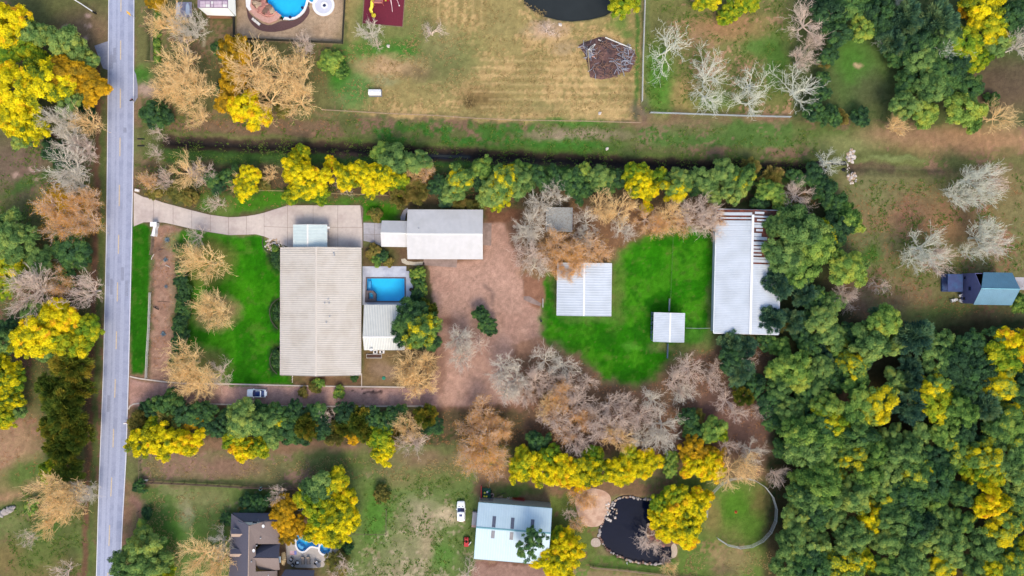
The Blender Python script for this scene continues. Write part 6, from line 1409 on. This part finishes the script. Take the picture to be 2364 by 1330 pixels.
add('nwood', *[(k, x, y, r) for k, x, y, r in [('dark',1915,25,42),('dark',1960,10,44),('dark',1935,75,36),('bright',1985,65,32),('dark',1912,128,26),('olive',1905,140,20),('dark',1900,180,20),('dark',1895,215,22),('dark',1880,255,32),('dark',1920,268,26),('olive',1940,272,20),('dark',1985,270,24),('dark',2030,25,44),('blue',2090,40,46),('blue',2060,95,34),('dark',2070,130,26),('dark',2120,100,46),('blue',2165,50,48),('pine',2125,140,40),('dark',2170,175,46),('pine',2150,205,40),('dark',2210,150,44),('lime',2225,100,46),('yellow',2265,12,48),('gold',2235,20,26),('lime',2290,65,42),('lime',2250,140,34),('dark',2330,40,44),('pine',2300,100,34),('dark',2235,205,34),('dark',2095,190,34),('pine',2085,245,36),('bright',2130,262,34),('bright',2225,252,44),('shrub',2288,228,20),('dark',2350,85,30),('pine',2190,90,40),('dark',2040,60,30),('bright',2245,280,26)]], ('barew',2190,118,40),('bare',2352,105,42),('bareo',2300,272,34),('bareo',2065,290,26),('barew',2040,95,22),('barew',2075,8,16))
add('nline', ('bareo',430,399,39),('baret',470,407,29),('cyp',350,419,24),('baret',385,417,26),('dark',490,412,24),('oshrub',360,440,24),('oshrub',410,440,26),('oshrub',440,455,20),('bareb',500,470,24),('yellow',580,407,26),('yellow',565,435,28),('bareo',550,419,22),('bareo',625,402,22),('oshrub',610,425,18),('yellow',690,402,42),('yellow',730,417,37),('yellow',700,432,37),('lime',695,357,28),('lime',740,450,24),('lime',670,455,18),('gold',685,407,18),('yellow',765,377,17),('yellow',800,407,33),('yellow',845,407,40),('yellow',890,407,39),('yellow',860,430,28),('pine',920,369,39),('bright',885,357,28),('pine',965,372,29),('bareo',955,409,22),('cyp',985,397,26),('olive',925,455,28),('olive',960,440,26),('bareb',790,425,22),('lime',920,420,28),
 ('spot',1060,415,39),('pine',1045,440,29),('bright',1110,391,28),('olive',1060,462,20),('spot',1165,420,40),('lime',1180,406,28),('pine',1200,422,33),('pine',1135,440,35),('lime',1150,460,28),('dark',1015,430,26),('blue',1028,468,17),('olive',1098,478,20),('dark',1105,420,26),('bright',1205,391,24),('dark',1245,412,31),('dark',1285,411,29),('dark',1320,420,33),('dark',1345,440,29),('bright',1345,401,24),('pine',1385,411,28),('dark',1400,430,28),('dark',1430,417,24),('yellow',1478,425,39),('yellow',1500,440,28),('yellow',1492,478,17),('lime',1470,401,33),('lime',1515,411,24),('spot',1562,435,33),('pine',1570,411,29),('dark',1605,430,24),('pine',1625,417,31),('pine',1680,401,35),('spot',1712,417,35),('pine',1690,445,35),('pine',1650,450,26),('olive',1780,415,28),('bright',1775,440,31),('dark',1755,465,24),('bright',1800,465,24),('baret',1845,450,37),('dark',1880,405,29),('dark',1905,440,33),('dark',1840,410,24),('dark',1935,470,28),('barew',1912,372,28),('olive',1730,389,24),('dark',500,430,20),('dark',530,407,22))
add('shed', ('bare',1248,468,34),('bare',1285,448,30),('bare',1225,520,44),('bare',1215,545,32),('bare',1238,496,26),('baret',1225,592,42),('bare',1235,615,34),('bare',1356,515,30),('bare',1352,550,26),('cyp',1285,560,34),('cyp',1265,580,26),('cyp',1350,575,38),('cyp',1320,595,34),('cyp',1385,590,26),('cyp',1325,628,26),('cyp',1290,620,24),('bareo',1385,480,36),('bareo',1428,490,40),('bare',1435,530,34),('cyp',1490,508,28),('bareo',1540,500,36),('cyp',1520,520,28),('baret',1590,505,38),('baret',1628,490,38),('baret',1635,525,34),('cyp',1650,505,26),('cyp',1570,520,26))
add('lbarn', ('pine',1860,530,58),('bright',1880,570,48),('pine',1815,590,46),('bright',1850,620,40),('pine',1800,520,36),('dark',1935,520,34),('bright',1960,500,28),('lime',1895,540,34),('bright',1950,620,40),('bright',1970,605,24),('blue',1795,650,36),('blue',1835,645,34),('blue',1855,680,34),('dark',1880,690,28),('bright',1880,680,22),('blue',1785,735,36),('olive',1810,745,26),('blue',1830,740,32),('baret',1945,680,28),('pine',1900,740,38),('pine',1915,770,34),('bright',1935,800,26),('dark',1925,545,30),('bright',1975,520,24),
 ('blue',1690,790,30),('blue',1720,800,26),('dark',1690,830,34),('blue',1710,860,34),('dark',1740,890,30),('cedar',1720,910,26),('bright',1800,800,24),('bright',1825,845,46),('bright',1840,870,38),('bright',1790,860,28),('pine',1800,895,30),('lime',1850,870,22),('pine',1880,850,30),('dark',1860,740,26),('dark',1770,790,24),('dark',1870,800,30),('dark',1780,930,30),('pine',1820,945,34),('dark',1860,910,34),('pine',1880,895,30),('dark',1900,930,34),('pine',1830,975,30),('dark',1790,975,26),('pine',1900,850,32),('dark',1920,880,30),('dark',1865,950,32),('spot',1890,960,30),('blue',1900,820,26),('dark',1940,840,30),('dark',1960,880,30),('pine',1925,700,28),('dark',1960,770,30),('dark',2000,790,34),('blue',1985,830,28),('dark',1850,770,28),('dark',1805,1035,26),('pine',1930,1040,30))
add('grove', ('baret',1590,850,40),('baret',1560,880,34),('bare',1575,905,32),('bare',1505,925,34),('baret',1680,925,28),('baret',1700,955,26),('baret',1755,940,24),('bare',1530,980,38),('bare',1520,1010,34),('dark',1590,965,26),('dark',1605,1000,24),('bright',1648,990,30),('lime',1660,1005,22),('baret',1410,935,34),('baret',1395,990,42),('bareo',1420,1010,34),('cyp',1295,910,36),('baret',1335,930,34),('cyp',1340,965,30),('baret',1280,965,40),('cyp',1300,1000,26),('bareo',1265,940,34),('baret',1370,960,36),('baret',1310,890,34),('baret',1215,905,30),('baret',1480,960,34),('bare',1480,1010,30),('baret',1440,970,34),('bare',1260,835,34),('bare',1300,845,34),('baret',1235,880,34),('baret',1270,885,28),('baret',1330,1010,34),('baret',1355,880,26),('dark',1240,1020,28),('bareb',1720,840,26),('bareb',1660,850,24),('cyp',1290,940,28),('baret',1450,930,28),('olive',1610,960,20),('baret',1680,1030,24),('baret',1640,880,24))
add('sline', ('dark',505,990,28),('pine',630,1005,28),('dark',700,1010,26),('dark',745,990,28),('cedar',795,990,26),('dark',920,960,26),('spot',655,975,26),('olive',915,1000,22),('dark',480,950,24),('dark',600,945,24),('dark',385,930,36),('dark',350,945,28),('dark',430,955,38),('olive',330,975,30),('yellow',330,1015,38),('yellow',380,1020,42),('yellow',430,1020,38),('olive',395,975,34),('gold',450,970,26),('lime',350,990,30),('dark',470,980,26),
 ('pine',560,970,40),('pine',600,975,38),('lime',545,1010,32),('yellow',560,1040,32),('lime',600,1035,32),('dark',525,965,24),('dark',640,955,32),('dark',680,950,28),('dark',670,990,34),('cedar',710,985,32),('dark',730,955,28),('bareb',765,965,28),('olive',775,1000,26),('dark',800,955,28),('cedar',830,975,32),('dark',860,965,28),('gold',815,1005,22),('cedar',850,1000,26),('lime',880,1010,32),('yellow',885,1045,28),('dark',890,975,28),('bareo',940,985,32),('baret',955,1020,34),('cedar',985,960,30),('dark',1000,985,26),('oshrub',725,895,16),('gshrub',735,885,14),('oshrub',700,905,12),('gshrub',783,905,15),('bareb',777,920,10),('shrub',818,872,10))
add('yard', ('cyp',1110,950,38),('cyp',1090,985,34),('cyp',1130,985,34),('cyp',1110,1035,44),('cyp',1085,1055,34),('cyp',1140,1060,34),('bare',1160,850,42),('bare',1190,880,40),('bare',1170,905,36),('bare',1060,780,34),('bare',1065,815,32),('bareb',1105,795,28),('dark',1108,725,22),('dark',1122,748,22),('dark',1132,762,16),('bareo',950,850,40),('bareo',965,885,42),('bareo',985,835,28),('cyp',1160,985,28))
add('lawn', ('bareo',475,608,54),('bareo',450,590,34),('bareo',497,718,44),('bareo',440,840,46),('bareo',470,870,50),('bareo',450,900,38),('baret',505,860,30),('bareb',455,545,28))
add('hedge', ('shrub',418,575,18),('shrub',420,620,17),('shrub',420,648,18),('shrub',425,668,18),('shrub',422,690,18),('shrub',424,712,19),('shrub',420,735,19),('shrub',415,755,20),('shrub',420,775,19),('shrub',410,795,17),('shrub',412,820,15),('shrub',400,838,12))
add('pool', ('gshrub',965,632,18),('shrub',968,655,20),('shrub',965,680,20),('gshrub',975,668,15),('dark',950,735,44),('spot',975,760,44),('dark',940,770,34),('cedar',985,720,28),('dark',990,785,30),('oshrub',862,580,18),('gshrub',872,600,16),('shrub',884,592,15),('oshrub',897,604,13),('oshrub',856,592,10),('oshrub',868,497,16),('gshrub',862,490,10),('shrub',640,592,14),('gshrub',635,575,10),('shrub',642,612,12),('shrub',640,818,12),('shrub',641,838,12),('shrub',641,712,11),('shrub',641,730,11))
add('row', ('lime',1210,1065,36),('yellow',1200,1090,28),('yellow',1250,1085,36),('lime',1270,1055,32),('yellow',1300,1090,38),('yellow',1345,1085,36),('yellow',1340,1110,28),('yellow',1390,1090,38),('lime',1370,1060,30),('yellow',1430,1085,36),('yellow',1470,1080,34),('yellow',1500,1070,30),('lime',1450,1050,28),('bright',1548,1085,22),('bright',1550,1060,18),('yellow',1605,1075,34),('gold',1600,1040,32),('yellow',1645,1080,34),('gold',1645,1050,26),('yellow',1640,1060,28),('bareo',1690,1085,40),('bareo',1720,1075,36),('bare',1735,1040,30),('baret',1790,1095,28))
add('pond', ('lime',1560,1145,32),('yellow',1600,1175,34),('yellow',1560,1185,34),('yellow',1590,1215,36),('yellow',1545,1225,30),('yellow',1620,1150,26),('lime',1525,1165,28),('yellow',1585,1240,30),('yellow',1515,1200,24),('cyp',1340,1140,26),('cyp',1355,1158,22),('cyp',1335,1208,20),('baret',1315,1185,18),('bareb',1495,1240,32),('bareb',1510,1262,24),('bareo',1545,1310,20),('bareb',1535,1285,16))
add('syard', ('pine',735,1130,40),('lime',765,1115,36),('yellow',795,1170,38),('yellow',770,1200,46),('lime',735,1170,42),('yellow',735,1225,34),('yellow',800,1210,34),('lime',710,1150,30),('yellow',765,1240,30),('gold',660,1170,28),('gold',655,1205,32),('gold',690,1215,26),('gold',665,1235,24),('baret',645,1140,24),('shrub',580,1165,26),('dark',600,1160,22),('shrub',530,1200,20),('oshrub',570,1178,20),('bareo',470,1285,48),('bareo',505,1300,46),('bare',510,1250,30),('pine',335,1260,44),('pine',300,1300,46),('pine',360,1300,44),('bright',330,1225,24),('lime',370,1325,36),('shrub',322,1122,18),('oshrub',880,1140,20),('oshrub',780,1300,28),('bareb',790,1310,32),('shrub',803,1265,16),('yellow',1270,1295,38),('yellow',1310,1270,36),('yellow',1295,1305,40),('lime',1285,1240,26),('yellow',1310,1240,22),('open',1235,1240,32),('open',1215,1270,34),('bareb',1080,1330,30),('shrub',340,1185,14))
add('bhouse', ('barew',2245,415,44),('barew',2262,455,40),('barew',2212,450,34),('baret',2290,420,32),('barew',2130,570,44),('baret',2155,600,34),('barew',2108,598,34),('barew',2262,548,40),('baret',2292,570,34),('barew',2240,580,30),('bareb',2030,660,24),('bareb',1960,690,26),('bright',2355,700,24),('pine',1990,610,18))
# the dense wood at the lower right: rows of crowns
gw_ = random.Random(77)
wood = []
for y in range(735, 1360, 52):
    for x in range(1850, 2400, 60):
        xx = x + gw_.uniform(-18, 18) + (26 if (y // 52) % 2 else 0); yy = y + gw_.uniform(-15, 15)
        lim = 1985 if y < 800 else (1945 if y < 900 else (1880 if y < 1030 else 1840))
        if y > 1200: lim = 1800
        if xx < lim or (yy < 790 and xx > 2080 and yy < 755): continue
        if (1990 < xx < 2060 and 810 < yy < 870): continue
        f = (yy - 735) / 600 * .5 + (xx - 1850) / 550 * .35
        u = gw_.random()
        k = 'yellow' if u < f * .04 else 'lime' if u < f * .16 else 'spot' if u < f * .62 else gw_.choice(['pine','dark','bright','dark','blue'] if yy < 950 else ['pine','pine','bright','pine','dark'])
        wood.append((k, xx, yy, gw_.uniform(32, 47)))
for r_ in [('bright',2045,745,46),('bright',1895,1115,52),('bright',1850,1000,46),('bright',1890,1010,44),('bright',1860,1130,38),('pine',1840,1190,34),('pine',1830,1250,40),('pine',1815,1300,38),('bright',1905,1070,40)] + wood:
    add('wood' if r_[2] < 920 else 'wood2' if r_[2] < 1120 else 'wood3', r_)
def place(kind, x, y, rpx, label, group, seed, zone):
    g = random.Random(seed); fam, m, hf, words, nm = KIND[kind]
    if fam in (BARE, SPARSE):
        sc0 = rpx * S / 5.0; hc = 4.6 * sc0; k = (H - hc) / H; sc = sc0 * k * 1.02
        bx, by = P(x, y, hc); t = thing(nm, label, 'shrub' if 'shrub' in nm else 'tree', (bx, by, 0), g.uniform(0, 6.28), group); t.scale = (sc, sc, sc * g.uniform(.9, 1.1))
        q = g.choice(fam); a = link('trunk', q[0], t); setmat(a, m); b_ = link('crown', q[1], t); setmat(b_, m)
        if hf == 1: c_ = link('twig_leaves', q[2], b_); setmat(c_, LEAF['rust'])
        if hf == 2: c_ = link('foliage', q[3], b_); setmat(c_, LEAF['rust'])
        return
    r0_ = rpx * S
    hc = r0_ * (.55 if 'shrub' in nm else (1.5 if zone[:4] == 'wood' else 2.6 if kind == 'open' else .6 + .25 * hf)); k = (H - hc) / H; r_ = r0_ * k * 1.08
    bx, by = P(x, y, hc); t = thing(nm, label, 'shrub' if 'shrub' in nm else 'tree', (bx, by, 0), 0, group)
    tr = link('trunk', g.choice(TRUNKS), t, (0, 0, 0), (0, 0, g.uniform(0, 6.28)), (hc * .9, hc * .9, hc + r_ * .2))
    c_ = link('crown', g.choice(fam), t, (0, 0, hc), (0, 0, g.uniform(0, 6.28)), (r_ * g.uniform(.88, 1.2), r_ * g.uniform(.88, 1.16), r_ * g.uniform(.85, 1.25)))
    setmat(c_, LEAF[m])
NTREE = 0
for z, rows in T.items():
    where, axis = ZONES[z]; by = {}
    for r_ in rows: by.setdefault(KIND[r_[0]][3], []).append(r_)
    for words, lst in by.items():
        lst.sort(key=lambda q: q[1] if axis == 'x' else q[2])
        for i, (kind, x, y, rp) in enumerate(lst):
            frm = 'the left' if axis == 'x' else 'the top'
            label = f'{words} {where}, {ORD[i]} from {frm}' if 1 < len(lst) and i < 20 else f'{words} {where}, {ORD[len(lst) - 1 - i] if i < len(lst) - 1 else "last"} from the {"right" if axis == "x" else "bottom"}' if len(lst) > 1 else f'only {words} {where}'
            NTREE += 1
            if len(label.split()) > 16: print('LONG', label)
            place(kind, x, y, rp, label, f'each {words} {where}' if len(lst) > 1 else None, NTREE, z)
print('TREES', NTREE, 'OBJECTS', len(bpy.data.objects))

# ------------------------------------------------------------------ weeds and fallen leaves: uncountable small growth that roughens the ground
def scatter(name, label, polys, n, size, m, seed, tall=.5, up=1.0):
    g = np.random.RandomState(seed); pts = []
    areas = [abs(sum(p[i][0] * p[(i+1) % len(p)][1] - p[(i+1) % len(p)][0] * p[i][1] for i in range(len(p)))) for p in polys]
    for p, A_ in zip(polys, areas):
        k = int(n * A_ / sum(areas)); xs = g.uniform(min(q[0] for q in p), max(q[0] for q in p), k * 3); ys = g.uniform(min(q[1] for q in p), max(q[1] for q in p), k * 3)
        ok = (sdf(xs, ys, p) < 0) & (sdf(xs, ys, PAD) > 4) & (fbm(xs, ys, 22, seed % 5) > .42 + .2 * g.rand(len(xs))); pts.append(np.stack([xs, ys], 1)[ok][:k])
    q = np.concatenate(pts); c = np.stack([(q[:, 0] - 1182) * S, (665 - q[:, 1]) * S, np.full(len(q), .02)], 1)
    dz = 1.3 * np.clip(1 - sdl(q[:, 0], q[:, 1], DITCH) / 24, 0, 1) ** 1.2; c[:, 2] -= dz
    per = 5; cl = np.repeat(g.rand(len(c)), per); c = np.repeat(c, per, 0); N_ = len(c)
    c[:, :2] += g.normal(size=(N_, 2)) * size * .5
    d = g.normal(size=(N_, 3)); d[:, 2] = np.abs(d[:, 2]) * tall + .1 * up; d /= np.linalg.norm(d, axis=1)[:, None]; s_ = np.cross(d, np.array([0, 0, 1.])) + 1e-6; s_ /= np.linalg.norm(s_, axis=1)[:, None]
    L = size * g.uniform(.5, 1.3, N_)[:, None]
    co = np.stack([c, c + d * L * .5 + s_ * L * .28, c + d * L, c + d * L * .5 - s_ * L * .28], 1).reshape(-1, 3)
    lv = np.stack([cl, g.rand(N_), np.zeros(N_)], 1); me = mesh_from_arrays(name, co, np.arange(len(co)).reshape(-1, 4), lv); me.materials.append(m)
    o = link(name, me); o['kind'] = 'stuff'; o['label'] = label; return o
weedm = mat_leaf('weed_leaf', [lin(58,96,36), lin(84,118,48), lin(116,130,62), lin(140,138,84)])
drym = mat_leaf('dry_tuft', [lin(132,116,74), lin(164,142,96), lin(186,160,112), lin(200,178,130)]); fallm = mat_leaf('fallen_leaf', [lin(112,78,56), lin(146,104,72), lin(176,128,88), lin(200,156,104)])
scatter('weeds', 'green weeds along the ditch and the rough grass', [[(330,268),(1240,285),(1890,300),(1890,410),(330,372)],[(1490,0),(1830,0),(1830,262),(1490,258)],[(312,380),(520,385),(520,470),(312,440)],[(840,1100),(1090,1100),(1090,1330),(840,1330)],[(1940,420),(2364,400),(2364,620),(1980,700)],[(0,340),(200,340),(200,560),(0,520)],[(20,1100),(200,1100),(200,1330),(20,1330)]], 9000, .30, weedm, 3)
scatter('dry_tufts', 'dry grass tufts on the meadows', [[(800,100),(1480,60),(1480,275),(800,255)],[(940,0),(1200,0),(1330,60),(940,110)],[(340,1050),(1080,1060),(1080,1110),(340,1105)],[(340,1130),(530,1140),(500,1330),(340,1330)],[(1580,1270),(1780,1270),(1780,1330),(1580,1330)]], 5000, .24, drym, 4)
scatter('fallen_leaves', 'brown fallen leaves under the trees', [[(312,380),(1920,425),(1920,480),(312,480)],[(1200,820),(1780,800),(1780,1060),(1200,1040)],[(300,940),(1200,950),(1200,1030),(300,1010)],[(0,560),(230,560),(215,1100),(0,1100)],[(1930,420),(2364,420),(2364,730),(1960,740)],[(352,520),(412,520),(398,790),(345,880)],[(1200,480),(1650,480),(1640,540),(1210,640)],[(350,120),(840,110),(830,300),(350,310)]], 9000, .20, fallm, 5, .25, .3)
